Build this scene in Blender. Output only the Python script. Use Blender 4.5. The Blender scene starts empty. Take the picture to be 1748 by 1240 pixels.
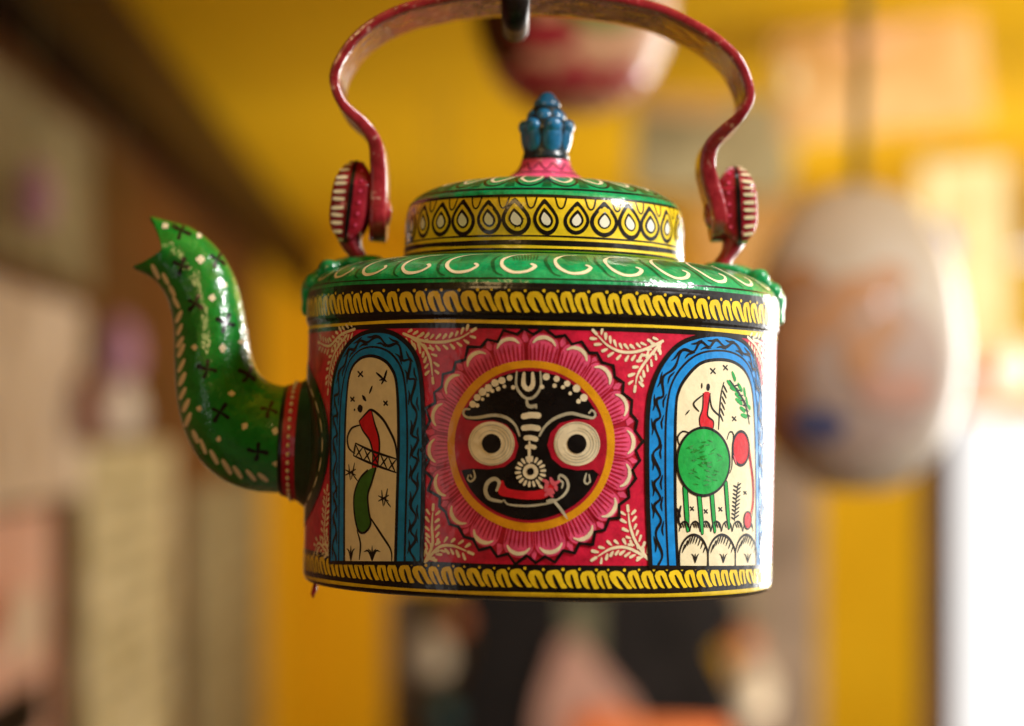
import bpy, bmesh, math, random
from mathutils import Vector, Matrix
from mathutils.geometry import delaunay_2d_cdt
from mathutils.bvhtree import BVHTree

random.seed(7)
R_ = math.radians
scn = bpy.context.scene
col = scn.collection

# ------------------------------------------------------------------ measures
S = 0.0002            # metres per reference unit ("px" measured at the kettle's axis)
D = 3703.0            # camera to kettle axis, in units
EYE = 1.50            # eye level above the floor
AX = 48.0             # kettle axis is 48 units right of the optical axis
ROLL = R_(1.2)        # the kettle hangs a little askew
BASE = -257.0         # kettle bottom below eye level, units
CAM = Vector((-AX * S, -D * S, EYE))
FPX = 3703.0

# ------------------------------------------------------------------ camera
cd = bpy.data.cameras.new('camera')
cam = bpy.data.objects.new('camera', cd); col.objects.link(cam)
cam.location = CAM; cam.rotation_euler = (R_(90), 0, 0)
cd.sensor_width = 23.6; cd.lens = 23.6 * FPX / 1748.0
cd.shift_y = (740 - 620) / 1748.0
cd.clip_start = 0.02; cd.clip_end = 200
cd.dof.use_dof = True
cd.dof.focus_distance = D * S - 0.058
cd.dof.aperture_fstop = 2.8
cd.dof.aperture_blades = 0
scn.camera = cam

# ------------------------------------------------------------------ world and light
w = bpy.data.worlds.new('World'); scn.world = w; w.use_nodes = True
bg = w.node_tree.nodes['Background']
bg.inputs[0].default_value = (1.0, 0.97, 0.93, 1); bg.inputs[1].default_value = 1.3

def area(name, loc, target, size, power, color, sy=None, spread=180):
    l = bpy.data.lights.new(name, 'AREA'); l.energy = power; l.color = color
    l.shape = 'RECTANGLE'; l.size = size; l.size_y = sy or size; l.spread = R_(spread)
    o = bpy.data.objects.new(name, l); col.objects.link(o)
    o.location = loc
    o.rotation_euler = (Vector(target) - Vector(loc)).to_track_quat('-Z', 'Y').to_euler()
    return o
area('daylight_key', (0.72, -0.26, EYE + 0.58), (0, 0, EYE), 0.28, 14.0, (1, 0.985, 0.96), 0.28)
area('daylight_street', (1.9, 2.9, 1.55), (0.1, 0.0, 1.45), 1.0, 15, (1, 0.98, 0.94), 1.2, 80)
area('inner_fill', (1.95, 1.3, 1.5), (1.1, 5.0, 1.9), 1.0, 52, (1, 0.96, 0.88), 1.2, 105)  # added fill that brightens the hanging boards and the back wall
area('bounce_fill', (0.9, 4.9, 0.30), (0.35, 6.2, 2.25), 1.6, 40, (1, 0.94, 0.82), 2.6, 140)  # added upward fill, brightens the yellow ceiling and back wall
area('warm_fill', (-0.45, -0.95, EYE + 0.55), (0, 0, EYE), 0.25, 1.7, (1, 0.66, 0.28), 0.25)  # added warm fill for the kettle's left and front, not a lamp of the stall

scn.view_settings.view_transform = 'Standard'; scn.view_settings.look = 'None'
scn.view_settings.gamma = 1; scn.view_settings.exposure = 0.0
scn.render.engine = 'CYCLES'
scn.cycles.use_denoising = True
try: scn.cycles.denoiser = 'OPENIMAGEDENOISE'
except Exception: pass
scn.cycles.max_bounces = 10
scn.cycles.caustics_reflective = False; scn.cycles.caustics_refractive = False

# ------------------------------------------------------------------ materials
def lin(c):
    return tuple((v / 255 / 12.92) if v / 255 <= 0.04045 else ((v / 255 + 0.055) / 1.055) ** 2.4 for v in c)

MATS = {}
def paint(name, rgb, rough=0.38, var=0.22, scale=260, bump=0.10, coat=0.34, spec=0.34, bscale=150, hue=None, chip=None):
    m = bpy.data.materials.new(name); m.use_nodes = True
    nt = m.node_tree; N = nt.nodes; L = nt.links
    p = N['Principled BSDF']
    tc = N.new('ShaderNodeTexCoord')
    n1 = N.new('ShaderNodeTexNoise'); n1.inputs['Scale'].default_value = scale
    n1.inputs['Detail'].default_value = 5; n1.inputs['Roughness'].default_value = 0.65
    L.new(tc.outputs['Object'], n1.inputs['Vector'])
    mr = N.new('ShaderNodeMapRange')
    mr.inputs[1].default_value = 0.3; mr.inputs[2].default_value = 0.7
    L.new(n1.outputs[0], mr.inputs[0])
    mx = N.new('ShaderNodeMix'); mx.data_type = 'RGBA'
    c = lin(rgb)
    lo = tuple(v * (1 - var) for v in c); hi = tuple(min(1, v * (1 + var) + 0.004) for v in c)
    if hue: hi = lin(hue)
    mx.inputs[6].default_value = (*lo, 1); mx.inputs[7].default_value = (*hi, 1)
    L.new(mr.outputs[0], mx.inputs[0]); L.new(mx.outputs[2], p.inputs['Base Color'])
    p.inputs['Roughness'].default_value = rough
    p.inputs['Specular IOR Level'].default_value = spec
    p.inputs['Coat Weight'].default_value = coat; p.inputs['Coat Roughness'].default_value = 0.09
    n3 = N.new('ShaderNodeTexNoise'); n3.inputs['Scale'].default_value = 34; n3.inputs['Detail'].default_value = 6; n3.inputs['Roughness'].default_value = .7
    L.new(tc.outputs['Object'], n3.inputs['Vector'])
    m3 = N.new('ShaderNodeMapRange'); m3.inputs[1].default_value = .35; m3.inputs[2].default_value = .6; m3.inputs[3].default_value = 1 - .9 * var; m3.inputs[4].default_value = 1
    L.new(n3.outputs[0], m3.inputs[0])
    gm = N.new('ShaderNodeMix'); gm.data_type = 'RGBA'; gm.blend_type = 'MULTIPLY'; gm.inputs[0].default_value = 1
    L.new(mx.outputs[2], gm.inputs[6]); L.new(m3.outputs[0], gm.inputs[7]); L.new(gm.outputs[2], p.inputs['Base Color'])
    last = gm.outputs[2]
    if chip:
        n4 = N.new('ShaderNodeTexNoise'); n4.inputs['Scale'].default_value = 260; n4.inputs['Detail'].default_value = 4
        L.new(tc.outputs['Object'], n4.inputs['Vector'])
        m4 = N.new('ShaderNodeMapRange'); m4.inputs[1].default_value = .63; m4.inputs[2].default_value = .68; L.new(n4.outputs[0], m4.inputs[0])
        cm = N.new('ShaderNodeMix'); cm.data_type = 'RGBA'; L.new(m4.outputs[0], cm.inputs[0]); L.new(last, cm.inputs[6]); cm.inputs[7].default_value = (*lin(chip), 1)
        L.new(cm.outputs[2], p.inputs['Base Color'])
    m5 = N.new('ShaderNodeMapRange'); m5.inputs[3].default_value = max(.1, rough - .12); m5.inputs[4].default_value = rough + .14
    L.new(n3.outputs[0], m5.inputs[0]); L.new(m5.outputs[0], p.inputs['Roughness'])
    if bump:
        n2 = N.new('ShaderNodeTexNoise'); n2.inputs['Scale'].default_value = bscale
        n2.inputs['Detail'].default_value = 3
        L.new(tc.outputs['Object'], n2.inputs['Vector'])
        b = N.new('ShaderNodeBump'); b.inputs['Strength'].default_value = bump; b.inputs['Distance'].default_value = 0.004
        n6 = N.new('ShaderNodeTexNoise'); n6.inputs['Scale'].default_value = 900; n6.inputs['Detail'].default_value = 2
        L.new(tc.outputs['Object'], n6.inputs['Vector'])
        ad = N.new('ShaderNodeMath'); ad.operation = 'MULTIPLY_ADD'; ad.inputs[1].default_value = .07
        L.new(n6.outputs[0], ad.inputs[0]); L.new(n2.outputs[0], ad.inputs[2]); L.new(ad.outputs[0], b.inputs['Height'])
        L.new(b.outputs[0], p.inputs['Normal']); L.new(b.outputs[0], p.inputs['Coat Normal'])
    MATS[name] = m
    return m

paint('red', (212, 22, 62), var=.28)
paint('deep_red', (182, 18, 46))
paint('pink', (238, 84, 128))
paint('black', (16, 13, 13), var=0.3, rough=0.28)
paint('yellow', (244, 206, 30), var=0.14)
paint('ring_yellow', (232, 160, 14), var=0.10)
paint('cream', (242, 228, 190), var=0.10)
paint('panel_cream', (238, 226, 186), var=0.07)
paint('grey_cream', (196, 190, 162), var=0.15)
paint('white', (240, 232, 214), var=0.08)
paint('blue', (0, 140, 220), var=0.2)
paint('green', (0, 158, 92), var=0.3, bump=.2, bscale=210, coat=.7, rough=.32)
paint('dark_green', (0, 92, 44), var=0.3)
paint('flange_green', (14, 52, 26), var=0.3)
paint('spout_green', (10, 132, 38), var=0.22, bscale=210, bump=0.2, coat=.9, rough=.3)
paint('leaf_green', (16, 168, 68), var=0.25)
paint('olive_green', (54, 112, 36), var=0.2)
paint('scene_red', (214, 24, 40), var=0.15)
paint('purple', (74, 62, 98), var=0.2)
paint('knob_blue', (24, 116, 168), var=0.3, coat=.8)
paint('knob_dark', (14, 40, 52), var=0.3)
paint('handle_red', (168, 32, 48), var=0.3, rough=0.27, bump=0.16, bscale=160, hue=(186, 52, 64), coat=1.0, spec=.5, chip=(206, 150, 140))
paint('ear_red', (158, 20, 44), var=0.3, chip=(200, 120, 120))
paint('rose', (222, 96, 110), var=0.12)
paint('base_metal', (120, 60, 60), var=0.4, rough=0.4)

# ------------------------------------------------------------------ object helpers
def tag(o, label=None, cat=None, group=None, kind=None):
    if label: o['label'] = label
    if cat: o['category'] = cat
    if group: o['group'] = group
    if kind: o['kind'] = kind
    return o
def empty(name, loc, rot=(0, 0, 0)):
    o = bpy.data.objects.new(name, None); o.empty_display_size = 0.02
    col.objects.link(o); o.location = loc; o.rotation_euler = rot
    return o
def mesh_obj(name, verts, faces, mats, parent=None, mi=None, smooth=True, scale=1.0):
    me = bpy.data.meshes.new(name)
    me.from_pydata([tuple(c * scale for c in v) for v in verts], [], faces)
    for m in mats: me.materials.append(MATS[m] if isinstance(m, str) else m)
    if mi: me.polygons.foreach_set('material_index', mi)
    me.polygons.foreach_set('use_smooth', [smooth] * len(me.polygons))
    me.update()
    o = bpy.data.objects.new(name, me); col.objects.link(o)
    o.parent = parent
    return o
def bm_obj(name, bm, mat, parent=None, smooth=True, loc=None):
    me = bpy.data.meshes.new(name); bm.to_mesh(me); bm.free()
    me.materials.append(MATS[mat] if isinstance(mat, str) else mat)
    me.polygons.foreach_set('use_smooth', [smooth] * len(me.polygons))
    o = bpy.data.objects.new(name, me); col.objects.link(o); o.parent = parent
    if loc is not None: o.location = loc
    return o
def catmull(pts, step=3.0, closed=False):
    if len(pts) < 3 and not closed:
        out = []; (x0, y0), (x1, y1) = pts[0], pts[-1]
        n = max(2, int(math.hypot(x1 - x0, y1 - y0) / step))
        return [(x0 + (x1 - x0) * i / n, y0 + (y1 - y0) * i / n) for i in range(n + 1)]
    out = []; n = len(pts)
    for i in range(n if closed else n - 1):
        if closed: p0, p1, p2, p3 = pts[i - 1], pts[i], pts[(i + 1) % n], pts[(i + 2) % n]
        else: p0, p1, p2, p3 = pts[max(i - 1, 0)], pts[i], pts[i + 1], pts[min(i + 2, n - 1)]
        k = max(1, int(math.hypot(p2[0] - p1[0], p2[1] - p1[1]) / step))
        for j in range(k):
            t = j / k
            out.append(tuple(0.5 * (2 * b + (c - a) * t + (2 * a - 5 * b + 4 * c - d) * t * t + (3 * b - a - 3 * c + d) * t ** 3)
                             for a, b, c, d in zip(p0, p1, p2, p3)))
    if not closed: out.append(tuple(pts[-1]))
    return out
def inside(p, poly):
    x, y = p; c = False; j = len(poly) - 1
    for i in range(len(poly)):
        xi, yi = poly[i]; xj, yj = poly[j]
        if (yi > y) != (yj > y) and x < (xj - xi) * (y - yi) / (yj - yi) + xi: c = not c
        j = i
    return c
def densify(poly, step):
    out = []
    for i in range(len(poly)):
        a, b = poly[i], poly[(i + 1) % len(poly)]
        k = max(1, int(math.hypot(b[0] - a[0], b[1] - a[1]) / step))
        for j in range(k): out.append((a[0] + (b[0] - a[0]) * j / k, a[1] + (b[1] - a[1]) * j / k))
    return out

class Paint:
    """Brush strokes and filled shapes laid on a surface as thin coats of enamel."""
    LAYER = 0.26      # thickness of one coat, units (about 0.05 mm)
    def __init__(s, mapf, wk=1.0): s.v = []; s.f = []; s.mi = []; s.mats = []; s.map = mapf; s.k = 0; s.wk = wk
    def _m(s, m):
        if m not in s.mats: s.mats.append(m)
        return s.mats.index(m)
    def _add(s, v2, faces, mat, layer):
        s.k += 1
        off = layer * s.LAYER + (s.k % 7) * 0.03
        b = len(s.v); mi = s._m(mat)
        s.v += [s.map(x, y, off) for x, y in v2]
        s.f += [tuple(i + b for i in f) for f in faces]; s.mi += [mi] * len(faces)
    def fill(s, poly, mat, layer=1, smooth=False, grid=9.0):
        if smooth: poly = catmull(poly, 4, True)
        poly = densify(poly, grid)
        x0 = min(p[0] for p in poly); x1 = max(p[0] for p in poly); y0 = min(p[1] for p in poly); y1 = max(p[1] for p in poly)
        pts = [Vector(p) for p in poly]; n = len(pts)
        gx = x0 + grid * .5
        while gx < x1:
            gy = y0 + grid * .5
            while gy < y1:
                if inside((gx, gy), poly): pts.append(Vector((gx, gy)))
                gy += grid * 2.5
            gx += grid
        r = delaunay_2d_cdt(pts, [(i, (i + 1) % n) for i in range(n)], [], 1, 1e-4)
        s._add([tuple(p) for p in r[0]], [tuple(f) for f in r[2]], mat, layer)
    def stroke(s, pts, wd, mat, layer=2, taper=(1, 1), closed=False, jit=0.0):
        p = catmull(pts, 3.0, closed)
        n = len(p)
        if n < 2: return
        L, Rr = [], []
        ph = random.random() * 9
        for i in range(n):
            if closed: a, b = p[i - 1], p[(i + 1) % n]
            else: a, b = p[max(i - 1, 0)], p[min(i + 1, n - 1)]
            dx, dy = b[0] - a[0], b[1] - a[1]; l = math.hypot(dx, dy) or 1
            t = i / max(1, n - 1)
            wl = wd * .5 * ((taper[0] + (1 - taper[0]) * min(1, t * 3)) if t < .5 else (taper[1] + (1 - taper[1]) * min(1, (1 - t) * 3)))
            wl *= s.wk * (1 + jit * math.sin(i * .45 + ph))
            L.append((p[i][0] - dy / l * wl, p[i][1] + dx / l * wl)); Rr.append((p[i][0] + dy / l * wl, p[i][1] - dx / l * wl))
        v = []; f = []
        for i in range(n): v += [L[i], Rr[i]]
        for i in range(n - (0 if closed else 1)):
            j = (i + 1) % n; f.append((2 * i, 2 * i + 1, 2 * j + 1, 2 * j))
        if not closed:
            for e, sg in ((0, -1), (n - 1, 1)):
                a = p[e]; q = p[1] if e == 0 else p[n - 2]
                ang = math.atan2(a[1] - q[1], a[0] - q[0]); rad = math.hypot(L[e][0] - a[0], L[e][1] - a[1])
                b = len(v); K = 6
                for k in range(K + 1):
                    t = ang - math.pi / 2 + math.pi * k / K
                    v.append((a[0] + rad * math.cos(t), a[1] + rad * math.sin(t)))
                f.append(tuple(range(b, b + K + 1)))
        s._add(v, f, mat, layer)
    def dot(s, c, r, mat, layer=2, ry=None, rot=0.0, n=18):
        r *= s.wk; ry = (ry * s.wk) if ry else r; w = .08 if r < 9 else .015
        pts = []
        for i in range(n):
            t = 2 * math.pi * i / n; x = r * math.cos(t) * (1 + random.uniform(-w, w)); y = ry * math.sin(t) * (1 + random.uniform(-w, w))
            pts.append((c[0] + x * math.cos(rot) - y * math.sin(rot), c[1] + x * math.sin(rot) + y * math.cos(rot)))
        if max(r, ry) < 14:
            s._add(pts + [c], [(i, (i + 1) % n, n) for i in range(n)], mat, layer)
        else: s.fill(pts, mat, layer)
    def band(s, u0, u1, lo, hi, mat, layer=1, wob=0.8, step=9.0, closed=True, rows=3):
        n = max(8, int((u1 - u0) / step)); v = []; f = []
        h = [(random.uniform(.5, 1), random.randint(2, 9), random.random() * 6) for _ in range(6)]
        def wv(t, k): return wob * sum(a * math.sin(t * m * 2 * math.pi + p) for a, m, p in h[k::2]) / 1.6
        for i in range(n + 1):
            t = i / n if not (closed and i == n) else 0.0
            u = u0 + (u1 - u0) * i / n; q = rows
            for j in range(q): v.append((u, lo + wv(t, 0) + (hi + wv(t, 1) - lo - wv(t, 0)) * j / (q - 1)))
        for i in range(n):
            for j in range(q - 1): f.append((i * q + j, (i + 1) * q + j, (i + 1) * q + j + 1, i * q + j + 1))
        s._add(v, f, mat, layer)
    def build(s, name, parent):
        return mesh_obj(name, s.v, s.f, s.mats, parent, s.mi, True, S)

# ------------------------------------------------------------------ the setting
def W(x, y, d): return CAM + Vector(((x - 874) / FPX * d, d, (740 - y) / FPX * d))
def bmat(name, a, b, scale=3.0, rough=0.6, detail=4, stretch=(1, 1, 1), coat=0.0):
    m = bpy.data.materials.new(name); m.use_nodes = True; nt = m.node_tree; N = nt.nodes; L = nt.links
    tc = N.new('ShaderNodeTexCoord'); mp = N.new('ShaderNodeMapping'); mp.inputs['Scale'].default_value = stretch
    n = N.new('ShaderNodeTexNoise'); n.inputs['Scale'].default_value = scale; n.inputs['Detail'].default_value = detail
    r = N.new('ShaderNodeValToRGB'); r.color_ramp.elements[0].position = .35; r.color_ramp.elements[1].position = .65
    r.color_ramp.elements[0].color = (*lin(a), 1); r.color_ramp.elements[1].color = (*lin(b), 1)
    L.new(tc.outputs['Object'], mp.inputs[0]); L.new(mp.outputs[0], n.inputs['Vector']); L.new(n.outputs[0], r.inputs[0])
    p = N['Principled BSDF']; L.new(r.outputs[0], p.inputs['Base Color']); p.inputs['Roughness'].default_value = rough
    p.inputs['Coat Weight'].default_value = coat; p.inputs['Specular IOR Level'].default_value = .5 if coat else .08
    MATS[name] = m; return m
bmat('wall_yellow', (228, 176, 16), (238, 188, 24), 1.2, 0.75)
MATS['wall_yellow'].node_tree.nodes['Principled BSDF'].inputs['Specular IOR Level'].default_value = .12
bmat('wood_brown', (70, 40, 20), (100, 60, 32), 6, 0.5, stretch=(1, .2, 1))
bmat('wood_dark', (40, 22, 10), (56, 31, 15), 6, 0.5, stretch=(1, .2, 1))
bmat('floor_grey', (120, 110, 98), (150, 138, 122), 2, 0.7)
bmat('paper_cream', (176, 164, 118), (224, 212, 172), 9, 0.7)
bmat('paper_grey', (116, 104, 74), (160, 148, 112), 8, 0.7)
bmat('paper_peach', (168, 122, 62), (200, 164, 112), 5, 0.7)
bmat('paper_white', (200, 180, 156), (240, 226, 206), 7, 0.7)
bmat('ink_grey', (140, 130, 98), (168, 156, 120), 20, 0.7)
bmat('skin_pink', (226, 176, 156), (238, 200, 184), 10, 0.6)
bmat('cloth_black', (18, 15, 14), (27, 22, 20), 10, 0.7)
bmat('cloth_rose', (150, 112, 98), (168, 128, 112), 10, 0.7)
bmat('cloth_orange', (190, 96, 50), (206, 116, 66), 10, 0.7)
bmat('cloth_olive', (86, 82, 62), (100, 96, 74), 10, 0.7)
bmat('panel_mauve', (78, 64, 52), (112, 94, 78), 7, 0.7)
bmat('bead_grey', (150, 134, 112), (184, 168, 146), 20, .6)
bmat('bead_rust', (130, 72, 44), (150, 88, 56), 20, .6)
bmat('bead_teal', (34, 56, 56), (48, 72, 70), 20, .6)
bmat('lilac', (176, 128, 148), (196, 150, 168), 10, 0.6)
bmat('highlight_white', (236, 224, 206), (246, 238, 226), 8, 0.5, coat=.12)
bmat('pot_orange', (222, 166, 122), (232, 182, 142), 8, 0.5, coat=.12)
bmat('pot_purple', (206, 184, 172), (222, 200, 188), 8, 0.5, coat=.12)
bmat('pot_blue', (98, 108, 160), (116, 124, 172), 8, 0.5, coat=.12)
bmat('pot_rust', (206, 150, 104), (220, 168, 124), 8, 0.5, coat=.12)
bmat('pot_red', (170, 44, 56), (190, 58, 70), 8, 0.3, coat=.5)
bmat('pot_green', (96, 128, 44), (120, 146, 60), 8, 0.3, coat=.5)
bmat('cord_olive', (130, 118, 70), (150, 136, 86), 30, 0.8)
bmat('iron', (34, 28, 26), (70, 60, 54), 140, 0.42)
MATS['iron'].node_tree.nodes['Principled BSDF'].inputs['Metallic'].default_value = 0.75

def box(name, lo, hi, mat, parent=None, rotz=0.0, bev=0.0):
    c = (Vector(lo) + Vector(hi)) / 2; sz = Vector(hi) - Vector(lo)
    bm = bmesh.new(); bmesh.ops.create_cube(bm, size=1)
    bmesh.ops.scale(bm, vec=sz, verts=bm.verts)
    if bev: bmesh.ops.bevel(bm, geom=bm.edges[:], offset=bev, segments=2, affect='EDGES')
    o = bm_obj(name, bm, mat, parent, False, c); o.rotation_euler = (0, 0, rotz)
    return o

VPX = (785 - 874) / FPX          # the room runs a touch left of the optical axis
YAW = -math.atan(VPX)
def wall_x(d, x0=-0.666): return CAM.x + x0 + VPX * d
CEIL = EYE + 0.75
BACK = 9.3
f_ = box('floor', (-3.2, -4, -0.10), (3.6, BACK, 0), 'floor_grey'); tag(f_, kind='structure')
c_ = box('ceiling', (-3.2, -3.49, CEIL), (2.1, BACK - .05, CEIL + .1), 'wall_yellow'); tag(c_, kind='structure')
yb = CAM.y + BACK
b_ = box('back_wall', (-2.4, yb, 0), (wall_x(0) + .666 + (1618 - 874) / FPX * BACK, yb + .15, CEIL), 'wall_yellow'); tag(b_, kind='structure')
b2 = box('door_lintel', (CAM.x + (1618 - 874) / FPX * BACK + .003, yb + .01, EYE + .08), (3.4, yb + .14, CEIL), 'wall_yellow'); tag(b2, kind='structure')
fw = box('front_blocker', (-3.2, -3.6, 0), (3.4, -3.5, CEIL), 'wood_brown'); tag(fw, kind='structure')  # unseen, added to darken what the kettle's front reflects
rw = box('right_blocker', (2.1, -3.5, 0), (2.2, -0.2, CEIL), 'wall_yellow'); tag(rw, kind='structure')  # unseen, added to cut the daylight on the kettle's front right
rw = box('right_blocker', (2.1, 3.6, 0), (2.2, 7.0, CEIL), 'wall_yellow'); tag(rw, kind='structure')  # unseen, added to keep daylight off the far left wall
# left wall: timber boards, then yellow plaster
def along_wall(name, d0, d1, z0, z1, off, th, mat, parent=None):
    a = Vector((wall_x(d0), CAM.y + d0, 0)); b = Vector((wall_x(d1), CAM.y + d1, 0))
    c = (a + b) / 2; l = (b - a).length; nrm = Vector((math.cos(YAW), math.sin(YAW), 0))
    bm = bmesh.new(); bmesh.ops.create_cube(bm, size=1); bmesh.ops.scale(bm, vec=(th, l, z1 - z0), verts=bm.verts)
    o = bm_obj(name, bm, mat, parent, False, c + nrm * (off + th / 2) + Vector((0, 0, (z0 + z1) / 2))); o.rotation_euler = (0, 0, YAW)
    return o
lw = along_wall('left_wall', 0.2, 7.3, 0, CEIL, -.1, .1, 'wood_brown'); tag(lw, kind='structure')
ly = along_wall('left_wall_plaster', 7.31, BACK, 0, CEIL, -.1, .1, 'wall_yellow'); tag(ly, kind='structure')
bmn = along_wall('ceiling_beam', 0.2, 9.2, CEIL - .17, CEIL - .004, .003, .09, 'wood_dark'); tag(bmn, 'dark brown timber beam under the yellow ceiling', 'beam')

def poster(name, d0, d1, ytop_d, y0, y1, mat, label, marks, cat='painting'):
    dm = (d0 + d1) / 2
    z1 = EYE + (740 - y0) / FPX * dm; z0 = EYE + (740 - y1) / FPX * dm
    e = empty(name, (wall_x(dm), CAM.y + dm, z0)); tag(e, label, cat, 'pictures on the left wall')
    def part(n, a0, a1, b0, b1, off, th, m):
        o = along_wall(n, d0 + (d1 - d0) * a0, d0 + (d1 - d0) * a1, z0 + (z1 - z0) * b0, z0 + (z1 - z0) * b1, off, th, m)
        o.parent = e; o.location = o.location - e.location
    part('board', 0, 1, 0, 1, .004, .012, mat)
    for n, a0, a1, b0, b1, m in marks: part(n, a0, a1, b0, b1, .0165, .003, m)
poster('painted_scroll', 2.9, 3.85, 0, 170, 460, 'paper_grey', 'grey cream painted scroll high on the brown wall, top left', [('painted_figure', .35, .8, .2, .7, 'ink_grey'), ('painted_line', .1, .9, .82, .88, 'ink_grey')])
poster('painted_sheet', 2.7, 3.75, 0, 490, 860, 'paper_white', 'white painted sheet with dark eye and red lips, far left', [('painted_eye', .02, .14, .25, .42, 'cloth_black'), ('painted_lips', .0, .2, -.06, .1, 'pot_red')])
poster('painted_cloth', 2.7, 3.45, 0, 880, 1400, 'skin_pink', 'peach painted cloth with red marks at the lower left corner', [('painted_sash', .1, .5, .62, .76, 'pot_red'), ('painted_bead', .55, .9, .5, .72, 'paper_white'), ('painted_hem', .3, .9, .2, .4, 'cloth_black')])
poster('inscribed_sheet', 3.78, 4.9, 0, 760, 1330, 'paper_cream', 'tall cream sheet with faint grey lines, below the pink ornament', [('ink_line', .12 + .1 * (i % 2), .9 - .13 * (i % 3), .86 - i * .09, .885 - i * .09, 'ink_grey') for i in range(8)])
poster('inscribed_scroll', 5.3, 7.2, 0, 820, 1330, 'paper_grey', 'narrow olive grey sheet beside the yellow plaster, left of kettle', [('ink_line', .1, .9, .8 - i * .13, .84 - i * .13, 'ink_grey') for i in range(5)])

def lathe(prof, seg=48, z_up=True):
    v = []; f = []
    n = len(prof)
    for r, z in prof:
        for k in range(seg):
            t = 2 * math.pi * k / seg; v.append((r * math.sin(t), -r * math.cos(t), z))
    for i in range(n - 1):
        for k in range(seg):
            k2 = (k + 1) % seg; f.append((i * seg + k, i * seg + k2, (i + 1) * seg + k2, (i + 1) * seg + k))
    return v, f
def smooth_prof(pts, step=0.01): return catmull(pts, step)
def tube(path, rad, seg=10, flat=None):
    """path of Vectors with radii -> verts, faces with end caps"""
    v = []; f = []; n = len(path)
    for i, p in enumerate(path):
        t = (path[min(i + 1, n - 1)] - path[max(i - 1, 0)]).normalized()
        a = t.cross(Vector((0, 1, 0)));
        if a.length < .05: a = t.cross(Vector((1, 0, 0)))
        a.normalize(); b = t.cross(a).normalized()
        r = rad[i] if isinstance(rad, (list, tuple)) else rad
        ra, rb = r if isinstance(r, tuple) else (r, r)
        for k in range(seg):
            q = 2 * math.pi * k / seg; v.append(tuple(p + a * (ra * math.cos(q)) + b * (rb * math.sin(q))))
    for i in range(n - 1):
        for k in range(seg):
            k2 = (k + 1) % seg; f.append((i * seg + k, i * seg + k2, (i + 1) * seg + k2, (i + 1) * seg + k))
    f.append(tuple(range(seg))[::-1]); f.append(tuple(range((n - 1) * seg, n * seg)))
    return v, f

# hanging things further back
e = empty('hanging_ornament', W(205, 700, 3.9)); tag(e, 'small lilac and white ornament hanging in front of the brown wall', 'ornament')
v, f = lathe([(.001, -.05), (.03, -.045), (.042, -.01), (.03, .04), (.012, .06), (.001, .062)], 24); mesh_obj('skirt', v, f, ['paper_white'], e)
v, f = lathe([(.001, .05), (.03, .06), (.038, .10), (.03, .15), (.001, .17)], 24); mesh_obj('head', v, f, ['lilac'], e)
v, f = tube([Vector((0, 0, .16)), Vector((0, 0, CEIL - e.location.z))], .002, 6); mesh_obj('string', v, f, ['cord_olive'], e)

def pot(name, label, cx, cy, d, prof, bands, cord_mat, cord_r, squash=1.0):
    c = W(cx, cy, d); e = empty(name, c); tag(e, label, 'pot', 'painted pots hanging behind the kettle')
    pr = [(r, z) for r, z in catmull(prof, .006)]
    v, f = lathe(pr, 48)
    mesh_obj('body', v, f, [bands[0]], e)
    def mp(u, z, off):
        zz = max(min(z, pr[-1][1]), pr[0][1]); r = .001
        for (r0, z0), (r1, z1) in zip(pr, pr[1:]):
            if z0 <= zz <= z1 and z1 > z0: r = r0 + (r1 - r0) * (zz - z0) / (z1 - z0); break
        r += .001 + off * S
        return (r * math.sin(u) / S, -r * math.cos(u) / S, zz / S)
    for bi, (nm, th, z, ru, rz, m) in enumerate(bands[1:]):
        vv = []; ff = []
        K = 20; rows = 6
        for i in range(rows + 1):
            for k in range(K): 
                t = 2 * math.pi * k / K; q = i / rows
                vv.append(tuple(a * S for a in mp(th + ru * q * math.cos(t), z + rz * q * math.sin(t), 1 + bi * 2)))
        for i in range(rows):
            for k in range(K): ff.append((i * K + k, i * K + (k + 1) % K, (i + 1) * K + (k + 1) % K, (i + 1) * K + k))
        mesh_obj(nm, vv, ff, [m], e)
    zt = pr[-1][1]
    v, f = tube([Vector((0, 0, zt - .01)), Vector((0.004, 0, zt + .1)), Vector((0, 0, CEIL - c.z))], cord_r, 8); mesh_obj('cord', v, f, [cord_mat], e)
    return e
pot('hanging_pot', 'pot with white highlight painted at top and right, orange and purple patches, right of kettle', 1462, 590, 1.85,  # white base left bare at top and right stands for its highlight
    [(.001, -.124), (.034, -.12), (.070, -.09), (.090, -.035), (.090, .025), (.075, .083), (.048, .12), (.024, .134), (.001, .136)],
    ['highlight_white', ('painted_patch', -.5, -.03, 1.3, .085, 'pot_purple'), ('painted_patch', -1.1, -.02, .5, .07, 'pot_rust'), ('painted_patch', -.7, .0, .22, .02, 'pot_orange'), ('painted_patch', -.45, .02, .24, .018, 'pot_orange'), ('painted_patch', -.15, .04, .26, .015, 'pot_orange'), ('painted_patch', .15, .052, .2, .011, 'pot_orange'), ('painted_patch', -.1, -.01, .18, .024, 'pot_orange'), ('painted_patch', .12, .012, .12, .016, 'pot_rust'), ('painted_patch', -.75, .05, .3, .014, 'pot_rust'),
     ('painted_patch', -.55, -.068, .3, .014, 'pot_blue'), ('painted_patch', .2, -.04, .35, .016, 'skin_pink')], 'cord_olive', .006)
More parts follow.
